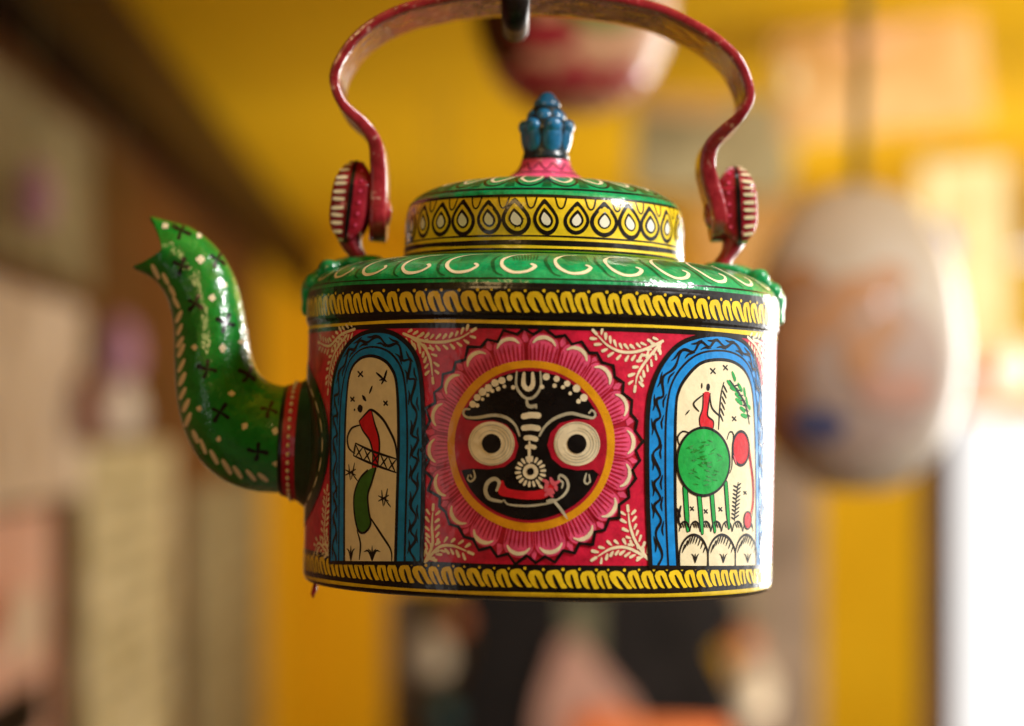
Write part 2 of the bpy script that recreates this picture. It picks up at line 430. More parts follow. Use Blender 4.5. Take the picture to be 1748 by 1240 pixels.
pot('hanging_jar', 'round rust and red jar with a green patch hanging above the kettle knob', 978, 25, 1.8,
    [(.001, -.083), (.03, -.08), (.06, -.058), (.08, -.015), (.08, .03), (.06, .07), (.03, .09), (.001, .095)],
    ['pot_orange', ('painted_patch', -.9, -.01, .5, .04, 'wood_brown'), ('painted_patch', 0, -.062, 3.1, .017, 'pot_red'), ('painted_patch', .3, -.008, .45, .018, 'pot_green'), ('painted_patch', -.3, -.03, .35, .012, 'pot_red'), ('painted_patch', .6, .005, .3, .012, 'paper_grey')], 'cord_olive', .004)

# boards against the back wall
def board(name, x0, y0, x1, y1, d, mat, label, cat, parts=(), tilt=0.0, rail=True):
    a = W(x0, y1, d); b = W(x1, y0, d); c = (a + b) / 2
    e = empty(name, (c.x, c.y, a.z)); tag(e, label, cat)
    e.rotation_euler = (0, tilt, 0)
    h = b.z - a.z; wd = b.x - a.x
    box('panel', (-wd / 2, 0, 0), (wd / 2, .02, h), mat, e, 0, .004)
    for n, p0, q0, p1, q1, m in parts:
        box(n, (-wd / 2 + wd * p0, -.006, h * q0), (-wd / 2 + wd * p1, -.001, h * q1), m, e)
    return e
board('cream_board', 1570, 275, 1722, 650, 5.6, 'paper_cream', 'cream board at the right edge behind the hanging pot', 'board')
board('olive_board', 1075, 165, 1350, 330, 4.7, 'paper_grey', 'olive grey board behind the right side of the handle', 'board', [('stripe', .0, 1, .62, .8, 'paper_peach'), ('mark', .2, .6, .2, .4, 'paper_cream')], R_(3))
board('peach_board', 1335, 40, 1690, 225, 3.9, 'paper_peach', 'peach and cream board high at the top right', 'board', [('stripe', .05, .7, .1, .45, 'paper_cream'), ('mark', .3, .9, .6, .78, 'pot_rust')], R_(-6))
board('beige_board', 1190, 345, 1400, 640, 6.6, 'paper_peach', 'beige board behind the right ear of the kettle', 'board')
board('black_tapestry', 812, 930, 1216, 1420, 5.0, 'cloth_black', 'black cloth hanging with rose peak, under the kettle', 'wall hanging',
      [('olive_strip', .52, .82, .38, .5, 'cloth_olive')])
# rose peak on the black cloth
pk = [o for o in col.objects if o.name.startswith('black_tapestry')][0]
def relief(name, pts, mat, parent, d0=-.03, d1=-.002):
    n = len(pts); v = [(x, d0, z) for x, z in pts] + [(x, d1, z) for x, z in pts]
    f = [tuple(range(n)), tuple(range(n, 2 * n))[::-1]] + [(i, i + n, (i + 1) % n + n, (i + 1) % n) for i in range(n)]
    return mesh_obj(name, v, f, [mat], parent, None, False)
k5 = 5.0 / FPX
def tp(x, y): return ((x - 1014) * k5, (1420 - y) * k5)
relief('black_fold', [tp(745, 1415), tp(748, 1215), tp(788, 1170), tp(802, 1095), tp(786, 1030), tp(800, 950), tp(900, 950), tp(900, 1415)], 'cloth_black', pk, -.004, .024)
relief('black_fold', [tp(1150, 1415), tp(1150, 950), tp(1230, 960), tp(1262, 1030), tp(1272, 1070), tp(1218, 1112), tp(1247, 1170), tp(1262, 1230), tp(1270, 1415)], 'cloth_black', pk, -.004, .024)
relief('rose_peak', [tp(890, 1400), tp(920, 1200), tp(955, 1095), tp(985, 1085), tp(1020, 1130), tp(1080, 1200), tp(1150, 1400)], 'cloth_rose', pk)
relief('orange_fold', [tp(960, 1410), tp(975, 1225), tp(1040, 1205), tp(1090, 1230), tp(1240, 1235), tp(1250, 1410)], 'cloth_orange', pk, -.045, -.031)
board('side_panel', 660, 1000, 800, 1420, 5.2, 'panel_mauve', 'mauve brown panel left of the black cloth', 'panel', [('olive_edge', 0, .2, 0, 1, 'paper_grey')])
board('grey_panel', 1250, 760, 1398, 1420, 5.3, 'panel_mauve', 'mauve brown panel right of the black cloth', 'panel', [('olive_edge', .78, 1, 0, 1, 'paper_grey')])
def tassel(x, y, d, rw, rh, mat, label, cat='bead'):
    c = W(x, y, d); k = d / FPX; e = empty('hanging_bead', c - Vector((0, 0, rh * k))); tag(e, label, cat, 'beads hanging in the stall')
    v, f = lathe([(.001, 0), (rw * k * .7, rh * k * .08), (rw * k, rh * k * .6), (rw * k * .85, rh * k * 1.3), (rw * k * .4, rh * k * 1.8), (.001, rh * k * 2)], 24); mesh_obj('bead', v, f, [mat], e)
    v, f = tube([Vector((0, 0, rh * k * 1.9)), Vector((.003, 0, rh * k * 2.6)), Vector((0, 0, CEIL - e.location.z))], .002, 6); mesh_obj('string', v, f, ['cord_olive'], e)
tassel(737, 1112, 4.8, 34, 46, 'bead_grey', 'pale bead hanging left of the black cloth'); tassel(777, 1056, 4.75, 24, 24, 'bead_rust', 'orange bead hanging at the upper left of the black cloth')
tassel(1290, 1172, 4.8, 34, 50, 'bead_grey', 'pale bead hanging right of the black cloth'); tassel(1268, 1092, 4.75, 28, 24, 'bead_rust', 'orange bead hanging at the upper right of the black cloth')
tassel(752, 1215, 4.7, 30, 26, 'bead_teal', 'dark teal bead hanging at the lower left of the black cloth')
for x, y, d, rw, rh, m, lb in ((1668, 640, 4.4, 44, 56, 'skin_pink', 'peach bead hanging above the white doorway'), (1735, 625, 4.2, 34, 48, 'highlight_white', 'added white bead in place of a blurred highlight at the right edge'),  # the white one is added in place of a blurred highlight
        (1605, 415, 4.0, 26, 40, 'pot_blue', 'blue grey bead hanging right of the pale pot'), (150, 690, 3.6, 34, 70, 'cloth_rose', 'rose bead hanging before the white painted sheet'), (60, 330, 3.0, 34, 60, 'lilac', 'lilac bead hanging at the upper left before the scroll')):
    tassel(x, y, d, rw, rh, m, lb, 'bead')
pst = box('door_post', (W(1578, 700, 6).x, CAM.y + 6, 0), (W(1634, 700, 6).x, CAM.y + 6.08, EYE + .08), 'wood_dark', None, 0, .004); tag(pst, 'brown timber door post beside the white doorway', 'post')
rail = box('hanging_rail', (-1.0, -.02, EYE + .255), (1.9, .02, EYE + .285), 'wood_dark', None, 0, .003); tag(rail, 'dark wooden rail from which the iron hook hangs', 'rail')

# ------------------------------------------------------------------ kettle: frame of reference
root = empty('painted_kettle', (0, 0, 0))
Rm = Matrix.Rotation(ROLL, 4, 'Y')
root.rotation_euler = (0, ROLL, 0)
root.location = Vector((0, 0, EYE)) + Rm @ Vector((0, 0, BASE * S))
tag(root, 'hand painted red kettle with green spout, hanging from an iron hook', 'kettle')
Ri = Rm.inverted()
ORG = Ri @ Vector((-AX, -D, 0))
def ray(x, y): return ORG, (Ri @ Vector((x - 874, FPX, 740 - y))).normalized()
def plane_pt(x, y, depth=0.0):
    """photo measure -> kettle-local point (units, origin at eye level on the axis) in the plane y=depth"""
    o, d = ray(x, y); t = (depth - o.y) / d.y
    return o + d * t
RB = 397.0; RR = 400.5
WK = .98       # the painted front stands nearer than the axis
def Bc(x, y, rad=RB):
    o, d = ray(x, y)
    a = d.x ** 2 + d.y ** 2; b = o.x * d.x + o.y * d.y; c = o.x ** 2 + o.y ** 2 - rad ** 2
    disc = b * b - a * c
    t = (-b - math.sqrt(disc)) / a if disc > 0 else -b / a
    p = o + d * t
    return (rad * math.atan2(p.x, -p.y), p.z)
def cyl_map(rad):
    def mp(u, v, off):
        t = u / rad; r = rad + off
        return (r * math.sin(t), -r * math.cos(t), v - BASE)
    return mp
def zm(s, ox, oy): return lambda x, y: Bc(ox + x / s, oy + y / s)
z1 = zm(2.819, 700, 540); z2 = zm(2.2143, 500, 480); z3 = zm(2.2133, 1060, 480)
def ylev(y): return 740 - y      # level measured at the axis

# ---- body shell
bp = [(0.01, -250), (300, -252), (370, -256.5), (384, -257), (391, -254.5), (395.5, -249), (397, -240), (397, -160), (397, -60), (397, 60), (397, 150), (397, 172), (397.6, 175), (399.6, 178), (400.5, 181),
      (400.5, 200), (400.5, 217), (400.2, 220), (399.4, 223)]
v, f = lathe([(r, z - BASE) for r, z in bp], 240)
body = mesh_obj('body', v, f, ['red'], root, None, True, S)

# ---- shoulder and lid as profiles with arc length
class Profile:
    def __init__(s, pts, step=3):
        s.p = catmull(pts, step); s.l = [0]
        for a, b in zip(s.p, s.p[1:]): s.l.append(s.l[-1] + math.hypot(b[0] - a[0], b[1] - a[1]))
    def at(s, q):
        q = max(0, min(q, s.l[-1] - 1e-6))
        for i in range(len(s.l) - 1):
            if s.l[i] <= q <= s.l[i + 1]:
                t = (q - s.l[i]) / (s.l[i + 1] - s.l[i]); a, b = s.p[i], s.p[i + 1]
                dx, dz = b[0] - a[0], b[1] - a[1]; l = math.hypot(dx, dz)
                return a[0] + dx * t, a[1] + dz * t, dz / l, -dx / l
    def find(s, key, val):   # arc length where r or z passes val
        for i in range(len(s.p) - 1):
            a, b = s.p[i][key], s.p[i + 1][key]
            if (a - val) * (b - val) <= 0 and a != b: return s.l[i] + (s.l[i + 1] - s.l[i]) * (val - a) / (b - a)
        return 0
    def map(s, rad):
        def mp(u, q, off):
            r, z, nr, nz = s.at(q); t = u / rad
            return ((r + nr * off) * math.sin(t), -(r + nr * off) * math.cos(t), z + nz * off - BASE)
        return mp
    def mesh(s, seg=200): return lathe([(r, z - BASE) for r, z in s.p], seg)
SH = Profile([(399.8, 221.5), (399, 228), (396, 237), (388, 248), (374, 259), (352, 269), (325, 277), (290, 283), (250, 287), (228, 289)])
v, f = SH.mesh(); shoulder = mesh_obj('shoulder', v, f, ['green'], root, None, True, S)
LD = Profile([(230, 288), (238, 290), (239.5, 294), (238.5, 300), (237, 320), (236.5, 345), (235, 365), (230, 382), (219, 394), (203, 404), (180, 413), (150, 420), (110, 426), (70, 430), (40, 432)])
v, f = LD.mesh(); lid = mesh_obj('lid', v, f, ['yellow'], root, None, True, S)

# ---- border bands
def rope(P, rad, ytop, h, pitch, jit=.2):
    C = 2 * math.pi * rad; n = int(C / pitch); u = -C / 2; sizes = [random.uniform(1 - jit, 1 + jit) for _ in range(n)]
    k = C / sum(sizes)
    for sz in sizes:
        w_ = sz * k; sx = w_ / 27.0; sy = h / 34.0
        sl = random.uniform(-.12, .12); dy = random.uniform(-.8, .8)
        g = lambda x, y: (u + x * sx + sl * (y - 17) * sx, ytop - y * sy + dy)
        js = random.uniform(-1, 1)
        P.fill([g(.5, 10), g(3, 2.5), g(10, -.5), g(18, 0 + js), g(22.5, 6), g(24.5, 14), g(27.5, 23), g(33, 33), g(24, 34.5), g(13, 33.5), g(6.5, 26), g(2.5, 18)], 'yellow', 2, True, 8)
        P.stroke([g(12, 10 + js), g(14.5, 17), g(18, 26), g(23, 36)], 5.0 * sx, 'black', 3, (.5, 1))
        P.dot(g(24.5, -2), 2.4 * sx, 'yellow', 2)
        u += w_
CB = 2 * math.pi * RB; CR = 2 * math.pi * RR
P = Paint(cyl_map(RR))
P.band(-CR / 2, CR / 2, 181, 218, 'black', 1, 0.0)
rope(P, RR, 215.5, 31, 25.5)
P.build('rope_border', body)
P = Paint(cyl_map(RB), WK)
P.band(-CB / 2, CB / 2, 158.5, 172.5, 'black', 1, 0.8)
P.band(-CB / 2, CB / 2, 165.5, 171, 'yellow', 2, 1.2)
P.build('line_border', body)
RP = Profile([(397, 170), (397, 172), (397.6, 175), (399.6, 178), (400.5, 181), (400.5, 183)], 1)
P = Paint(RP.map(RB)); P.band(-CB / 2, CB / 2, 0, RP.l[-1] - .01, 'black', 1, 0, rows=20); P.build('rim_line', body)
RP = Profile([(400.5, 214), (400.5, 217), (400.2, 220), (399.6, 223)], 1)
P = Paint(RP.map(RB)); P.band(-CB / 2, CB / 2, 0, RP.l[-1] - .01, 'black', 1.3, 0, rows=10); P.build('rim_line', body)
P = Paint(cyl_map(RB), WK)
P.band(-CB / 2, CB / 2, -241, -200.5, 'black', 1, 0.6)
rope(P, RB, -208.5, 27, 24.5)
P.build('rope_border', body)
BPf = Profile([(384, -257), (391, -254.5), (395.5, -249), (397, -240), (397, -238)], 1)
P = Paint(BPf.map(RB)); P.band(-CB / 2, CB / 2, 0, BPf.l[-1] - .01, 'black', 1, 0, rows=24); P.band(-CB / 2, CB / 2, BPf.find(1, -249), BPf.find(1, -243.5), 'yellow', 2, 1.0, rows=8)
P.build('line_border', body)

# ---- medallion
M = Paint(cyl_map(RB), WK)
cx, cy = z1(578, 622)
def ring_pt(a, r): return (cx + .893 * r * math.cos(a), cy + .893 * (1.028 if r > 160 else 1) * r * math.sin(a))
A0 = R_(103.7)
outs = []
for i in range(36):
    a = A0 - R_(10) * i
    outs.append(ring_pt(a + R_(random.uniform(-1, 1)), random.uniform(193, 199) - (3 if i % 2 else 0)))
    outs.append(ring_pt(a - R_(5 + random.uniform(-1, 1)), random.uniform(181, 186)))
M.fill(outs, 'deep_red', 1, False, 12)
z_ = outs + [outs[0]]
for a, b in zip(z_, z_[1:]): M.stroke([a, b], 4.2, 'black', 6, jit=.15)
for i in range(18):
    a = A0 - R_(20) * i + R_(random.uniform(-.8, .8)); hw = R_(9.4)
    M.fill([ring_pt(a - R_(10) - R_(2.6), 172), ring_pt(a - R_(10), 195), ring_pt(a - R_(10) + R_(2.6), 172)], 'pink', 2)
    lobe = [ring_pt(a - hw, 146), ring_pt(a - hw, 165), ring_pt(a - hw * .85, 178), ring_pt(a - hw * .45, 186), ring_pt(a, 188), ring_pt(a + hw * .45, 186), ring_pt(a + hw * .85, 178), ring_pt(a + hw, 165), ring_pt(a + hw, 146)]
    M.fill(catmull(lobe, 4), 'pink', 3)
    M.stroke(lobe, 2.0, 'deep_red', 4)
    for k in range(-3, 4):
        M.stroke([ring_pt(a + hw * k / 3.7, 147), ring_pt(a + hw * k / 3.5, 172 - abs(k) * 1.5 + random.uniform(-2, 2))], 2.8, 'deep_red', 4, (1, .3))
    M.stroke([ring_pt(a + hw * .68, 171), ring_pt(a + hw * .42, 178), ring_pt(a, 181), ring_pt(a - hw * .42, 178), ring_pt(a - hw * .68, 171)], 6.2, 'cream', 5, (.35, .35), jit=.08)
def circ(r, n=90, wob=1.2):
    p = random.random() * 6
    return [ring_pt(2 * math.pi * i / n, r + wob * math.sin(3 * 2 * math.pi * i / n + p) * .6 + wob * .4 * math.sin(7 * 2 * math.pi * i / n)) for i in range(n)]
M.fill(circ(146), 'ring_yellow', 4)
M.fill(circ(132.5, wob=.8), 'deep_red', 5)
M.build('painted_sunburst', body)

F = Paint(cyl_map(RB), WK)
L0 = 6
F.fill(circ(127, wob=1.0), 'black', L0)
def zz(l): return [z1(*p) for p in l]
def arc_px(a0, a1, r, n=12): return [ring_pt(R_(a0 + (a1 - a0) * i / n), r) for i in range(n + 1)]
F.fill(arc_px(201, 157, 131.5) + zz([(270, 498), (320, 506), (400, 500), (465, 522), (507, 570), (522, 625), (505, 685), (455, 725), (380, 737), (300, 733), (262, 738)]), 'deep_red', L0 + 1)
F.fill(arc_px(25, -22, 131.5) + zz([(880, 738), (800, 742), (730, 727), (682, 685), (660, 622), (676, 560), (720, 515), (800, 495), (860, 500)]), 'deep_red', L0 + 1)
for ex, ey in ((393, 613), (802, 614)):
    F.fill(catmull(zz([(ex + 113 * math.cos(t * math.pi / 8) * (1 if abs(math.cos(t * math.pi / 8)) < .9 else .98), ey + 106 * math.sin(t * math.pi / 8)) for t in range(16)]), 4, True), 'cream', L0 + 2)
    c = z1(ex, ey)
    for rr in (38, 34, 29, 24):
        p0 = random.random() * 6
        F.stroke([(c[0] + .893 * rr * math.cos(p0 + t * .4), c[1] + .893 * rr * .94 * math.sin(p0 + t * .4)) for t in range(random.randint(9, 14))], 1.6, 'grey_cream', L0 + 3, (.3, .3))
    F.dot(c, 15.2, 'black', L0 + 4, n=24)
g = 'grey_cream'
def st(l, w_, m=g, la=L0 + 2, tp_=(.6, .6)): F.stroke(zz(l), w_, m, la, tp_)
st([(514, 268), (512, 335), (540, 382), (570, 397), (602, 384), (629, 338), (627, 268)], 4.4)
st([(549, 275), (547, 330), (570, 352), (591, 330), (590, 275)], 7.5, 'cream')
st([(562, 404), (566, 428), (586, 436), (606, 428), (607, 440)], 6)
for a, b, c, d, w_ in ((548, 482, 617, 478, 9.5), (548, 538, 616, 540, 9), (558, 586, 606, 592, 8), (564, 630, 598, 631, 7)): st([(a, b), ((a + c) / 2, (b + d) / 2 - 4), (c, d)], w_, 'cream', L0 + 2, (1, 1))
st([(575, 604), (574, 650), (574, 706)], 4.5, 'cream')
c = z1(580, 748); F.dot(c, 12, 'cream', L0 + 3, n=22); F.dot(c, 5.8, 'black', L0 + 4)
for k in range(18):
    t = 2 * math.pi * k / 18 + .1; q = lambda r: (c[0] + .893 * r * math.cos(t), c[1] + .893 * r * math.sin(t)); F.stroke([q(18), q(24.5)], 4.3, 'cream', L0 + 3, (.8, 1))
st([(288, 448), (266, 448), (258, 468), (276, 487), (330, 488), (400, 477), (460, 487), (505, 522), (527, 575)], 5)
st([(622, 577), (650, 530), (700, 490), (770, 468), (830, 480), (880, 490), (890, 468), (872, 452), (860, 466)], 5)
for x, y in ((480, 297), (443, 310), (410, 322), (378, 345), (350, 365), (325, 392), (303, 423), (655, 292), (705, 302), (755, 325), (800, 348), (835, 393)): F.dot(z1(x, y), random.uniform(4.6, 6.2), 'cream', L0 + 2)
for x, y in ((497, 343), (455, 338), (425, 350), (397, 360), (375, 380), (350, 400), (325, 430), (635, 340), (695, 335), (735, 342), (770, 372), (810, 410)): F.dot(z1(x, y), random.uniform(2.6, 3.8), 'cream', L0 + 2)
st([(307, 742), (314, 775), (294, 796), (278, 782), (283, 765)], 3.4); st([(847, 757), (838, 795), (852, 808), (866, 792)], 3.2); st([(860, 762), (866, 800)], 2.6); st([(292, 762), (298, 775)], 3)
F.fill(zz([(428, 792), (448, 790), (466, 826), (520, 838), (580, 842), (650, 828), (690, 790), (706, 800), (680, 850), (640, 878), (560, 882), (480, 872), (428, 855)]), 'scene_red', L0 + 2, True)
st([(418, 838), (430, 800), (408, 782), (376, 800), (364, 840), (384, 878), (440, 892)], 6.5); st([(440, 892), (455, 885), (470, 905), (560, 913), (640, 905), (700, 892)], 3.6)
st([(690, 893), (735, 865), (760, 825), (752, 785), (722, 764), (715, 785), (735, 800), (730, 825)], 4.4)
for l in ([(640, 790), (660, 800), (650, 830)], [(676, 780), (690, 806), (716, 795)], [(650, 838), (676, 836), (690, 850)], [(652, 862), (668, 850), (684, 868)], [(698, 812), (704, 836)]): st(l, 6.5, 'rose', L0 + 3)
st([(620, 812), (636, 826)], 5, 'cream', L0 + 3); st([(660, 890), (700, 885)], 6, g, L0 + 3)
st([(690, 888), (722, 925), (757, 976)], 4.6, g, L0 + 4, (1, .2))
F.build('painted_face', body)

# ---- fern sprays in the corners
G = Paint(cyl_map(RB), WK)
def fern(pts, w_=4.6, gap=10, ll=8.2, lw=4.8, sides=(1, -1), mat='cream'):
    p = catmull(pts, 2.0); G.stroke(pts, w_, mat, 2, (1, .4))
    acc = 5
    for i in range(1, len(p) - 1):
        acc += math.hypot(p[i][0] - p[i - 1][0], p[i][1] - p[i - 1][1])
        if acc >= gap:
            acc = random.uniform(-1, 1); a = math.atan2(p[i + 1][1] - p[i][1], p[i + 1][0] - p[i][0])
            for s in sides:
                b = a + s * R_(random.uniform(42, 58)); d = 5.6
                o = (p[i][0] + d * math.cos(a + s * R_(75)), p[i][1] + d * math.sin(a + s * R_(75)))
                l = ll * random.uniform(.8, 1.15)
                G.stroke([o, (o[0] + l * math.cos(b), o[1] + l * math.sin(b))], lw * random.uniform(.8, 1.1), mat, 2, (.6, 1))
    e_ = p[-1]; a = math.atan2(p[-1][1] - p[-3][1], p[-1][0] - p[-3][0])
    G.stroke([(e_[0] + 4 * math.cos(a), e_[1] + 4 * math.sin(a)), (e_[0] + 12 * math.cos(a), e_[1] + 12 * math.sin(a))], lw, mat, 2)
fern(zz([(-30, 85), (60, 118), (150, 125), (235, 108), (285, 80)])); fern(zz([(10, 105), (65, 145), (98, 210), (108, 285)]))
fern(zz([(1215, 120), (1110, 166), (1020, 172), (950, 140), (905, 95)])); fern(zz([(1205, 130), (1135, 215), (1095, 280), (1085, 325)]))
fern(zz([(72, 1182), (108, 1100), (106, 1010), (110, 945)])); fern(zz([(80, 1178), (140, 1112), (205, 1105), (270, 1130)]))
fern(zz([(1142, 1168), (1085, 1085), (1058, 1010), (1050, 950)])); fern(zz([(1135, 1160), (1045, 1115), (970, 1118), (905, 1155)]))
z2l = lambda l: [z2(*p) for p in l]; z3l = lambda l: [z3(*p) for p in l]
fern(z2l([(235, 182), (180, 205), (140, 245), (105, 235)]), gap=10); fern(z2l([(205, 205), (160, 270), (142, 330), (135, 400)]), gap=9)
fern(z2l([(140, 1040), (120, 960), (124, 880), (130, 800)]), gap=9); fern(z2l([(135, 1035), (100, 990), (85, 1020)]), gap=9)
fern(z3l([(478, 212), (515, 255), (540, 330), (548, 420)]), gap=10); fern(z3l([(500, 222), (535, 240), (555, 290)]), gap=10)
fern(z3l([(548, 1060), (552, 960), (548, 880)]), gap=10)
fern(z3l([(545, 820), (556, 700), (548, 560)]), gap=10)
# the far side carries the same sprays
for k in range(5):
    u0 = (86 + k * 27) / 180 * math.pi * RB
    fern([(u0, -180), (u0 + 18, -90), (u0 - 14, 0), (u0 + 12, 80), (u0, 140)], gap=12)
G.build('painted_fern_sprays', body)

# ---- arches
def resample(poly, n):
    p = catmull(poly, 2); l = [0]
    for a, b in zip(p, p[1:]): l.append(l[-1] + math.hypot(b[0] - a[0], b[1] - a[1]))
    out = []; j = 0
    for i in range(n):
        q = l[-1] * i / (n - 1)
        while j < len(l) - 2 and l[j + 1] < q: j += 1
        t = (q - l[j]) / max(1e-6, l[j + 1] - l[j]); out.append((p[j][0] + (p[j + 1][0] - p[j][0]) * t, p[j][1] + (p[j + 1][1] - p[j][1]) * t))
    return out
def arch(P, outer, inner):
    N_ = 380
    o = resample(outer, N_); i_ = resample(inner, N_)
    P.fill(o, 'black', 3, False, 10)
    mix = lambda t: [(a[0] + (b[0] - a[0]) * t, a[1] + (b[1] - a[1]) * t) for a, b in zip(o, i_)]
    def strip(t0, t1, m, la):
        a, b = mix(t0), mix(t1); P._add([p for q in zip(a, b) for p in q], [(2 * k, 2 * k + 1, 2 * k + 3, 2 * k + 2) for k in range(N_ - 1)], m, la)
    strip(.10, .60, 'blue', 4); strip(.68, .93, 'blue', 4)
    P.fill(i_, 'panel_cream', 4, False, 10)
    # wavy brush lines
    at = lambda k, t: (o[k][0] + (i_[k][0] - o[k][0]) * t, o[k][1] + (i_[k][1] - o[k][1]) * t)
    ph = random.random() * 6; per = 19.0; k = 2.0; ln = []; q = ph
    for k in range(2, N_ - 2):
        q += 2 * math.pi / (per * (1 + .25 * math.sin(k * .1)))
        ln.append(at(k, .35 + .105 * math.sin(q) + .02 * math.sin(k * .4)))
    P.stroke(ln, 4.4, 'black', 5, jit=.2)
    q = ph
    for k in range(6, N_ - 8):
        q0_ = q; q += 2 * math.pi / (per * (1 + .25 * math.sin(k * .1)))
        for tgt, t0, sg in ((math.pi / 2, .20, 1), (3 * math.pi / 2, .51, -1)):
            if (q0_ - tgt) // (2 * math.pi) != (q - tgt) // (2 * math.pi):
                j = random.uniform(-.02, .02)
                P.stroke([at(k - 4, t0 + j), at(k, t0 + j + .035 * sg), at(k + 3, t0 + j), at(k + 6, t0 + j - .03 * sg)], 3.6, 'black', 5, (.4, .4))
    P.stroke(i_, 4.5, 'black', 5); P.stroke(o, 6, 'black', 5)
    bl = [o[0], o[-1]]
    P.stroke(bl, 6, 'black', 5)
P = Paint(cyl_map(RB), WK)
arch(P, z2l([(140, 1064), (144, 850), (144, 600), (148, 430), (163, 335), (198, 255), (248, 207), (310, 187), (380, 196), (440, 240), (474, 300), (490, 400), (498, 600), (494, 850), (490, 1066)]),
     z2l([(197, 1062), (197, 850), (199, 620), (205, 450), (217, 352), (246, 302), (290, 284), (338, 296), (374, 332), (394, 400), (400, 600), (394, 850), (388, 1064)]))
def s2(l, w_=3.6, m='black', la=6, tp_=(.5, .5)): P.stroke(z2l(l), w_, m, la, tp_)
def xm(z, x, y, r=9, w_=2.8):
    P.stroke([z(x - r, y - r), z(x + r, y + r)], w_, 'black', 6); P.stroke([z(x + r * .8, y - r), z(x - r * .8, y + r)], w_, 'black', 6)
xm(z2, 258, 352); xm(z2, 228, 447, 7); xm(z2, 353, 462, 7)
s2([(318, 347), (335, 362), (345, 372)], 4); s2([(357, 338), (347, 370), (338, 388)], 4.5); s2([(330, 375), (345, 372), (356, 380)], 3.5)
s2([(302, 398), (292, 424)], 4.2); s2([(266, 434), (278, 452)], 6); P.dot(z2(257, 482), 6.5, 'black', 6); P.dot(z2(236, 487), 2, 'black', 6)
P.fill(z2l([(253, 528), (278, 502), (300, 488), (311, 540), (326, 590), (329, 640), (322, 702), (303, 706), (305, 650), (290, 600), (262, 560)]), 'scene_red', 5, True)
s2([(253, 530), (278, 502), (300, 487), (340, 520), (370, 570), (390, 620), (398, 700)], 4.6); s2([(253, 530), (265, 562), (292, 602), (304, 650), (302, 705)], 3.6); s2([(300, 490), (312, 540), (327, 590), (329, 640), (322, 704)], 3.6)
s2([(255, 545), (225, 557), (209, 592), (214, 630), (236, 652)], 4)
s2([(240, 613), (300, 642), (392, 672)], 4); s2([(232, 660), (300, 690), (392, 724)], 4); s2([(240, 613), (232, 660)], 4)
for k in range(5):
    x0 = 240 + k * 31; y0 = 618 + k * 12
    s2([(x0, y0), (x0 + 26, y0 + 58)], 3); s2([(x0 + 28, y0 + 10), (x0, y0 + 46)], 3)
P.fill(z2l([(285, 716), (316, 708), (301, 760), (286, 810), (290, 870), (297, 918), (275, 950), (250, 942), (236, 880), (235, 810), (255, 750)]), 'olive_green', 6, True)
P.stroke(z2l([(285, 716), (255, 750), (235, 810), (236, 880), (250, 942), (275, 950), (297, 918), (290, 870), (286, 810), (301, 760), (316, 708)]), 3.6, 'black', 7)
s2([(245, 942), (258, 992), (254, 1052)], 3.8); s2([(293, 890), (338, 960), (372, 1015), (376, 1056)], 4)
for x, y in ((222, 722), (346, 820)):
    s2([(x - 8, y - 28), (x - 2, y + 30)], 3); s2([(x + 14, y - 34), (x + 2, y + 26)], 3); s2([(x - 20, y - 8), (x + 18, y + 12)], 3); s2([(x - 20, y + 12), (x + 18, y - 10)], 3); s2([(x + 8, y + 10), (x + 26, y + 34)], 2.6)
for x in (222, 302):
    for dx in (-24, -12, 0, 12, 24) if x > 250 else (-12, 0, 12): s2([(x, 1054), (x + dx * .6, 1020), (x + dx * 1.3, 1000 + abs(dx))], 3.4, tp_=(1, .2))
P.build('painted_arch', body)['label'] = 'arch with a red and green figure on cream, beside the spout'

P = Paint(cyl_map(RB), WK)
arch(P, z3l([(108, 1080), (98, 850), (95, 620), (100, 470), (120, 380), (160, 300), (220, 236), (300, 207), (380, 202), (450, 222), (490, 262), (514, 330), (530, 430), (536, 620), (538, 850), (538, 1078)]),
     z3l([(214, 1080), (206, 900), (204, 700), (206, 500), (216, 420), (250, 360), (300, 312), (360, 298), (420, 306), (465, 340), (490, 400), (500, 500), (506, 700), (507, 880), (507, 1078)]))
def s3(l, w_=3.4, m='black', la=7, tp_=(.5, .5)): P.stroke(z3l(l), w_, m, la, tp_)
for x, y, r in ((345, 340, 9), (392, 327, 8), (425, 520, 7), (466, 800, 5), (266, 860, 6), (318, 870, 6), (373, 862, 6)): xm(z3, x, y, r, 2.5)
s3([(242, 505), (256, 488)], 2.6)
P.fill(z3l([(308, 424), (335, 424), (328, 470), (324, 510), (346, 530), (346, 556), (298, 552), (294, 520), (306, 480)]), 'scene_red', 5, True)
s3([(308, 424), (306, 480), (294, 520), (298, 552)], 2.4); s3([(335, 424), (327, 480), (326, 510), (347, 530), (346, 556)], 2.4)
P.dot(z3(327, 401), 4, 'black', 6, 6); s3([(303, 386), (303, 404)], 3); s3([(310, 428), (272, 462), (292, 492)], 3); s3([(334, 430), (342, 480), (378, 516)], 3)
s3([(386, 382), (374, 440), (366, 560)], 3)
for k in range(6): s3([(384 - k * 2.5, 392 + k * 22), (398 - k * 3, 420 + k * 22)], 2.8)
s3([(408, 375), (440, 420), (468, 470), (482, 540)], 4)
for x, y, x2, y2 in ((418, 345, 428, 372), (400, 378, 418, 398), (412, 402, 436, 412), (430, 425, 450, 440), (440, 388, 452, 412), (462, 405, 466, 430), (470, 440, 474, 462), (432, 446, 452, 462), (448, 478, 464, 490), (476, 470, 484, 480), (452, 505, 470, 512)):
    s3([(x, y), (x2, y2)], 7, 'leaf_green', 6, (.6, 1))
for k in range(7): s3([(424 + k * 8, 396 + k * 18), (444 + k * 7, 392 + k * 20)], 2.4)
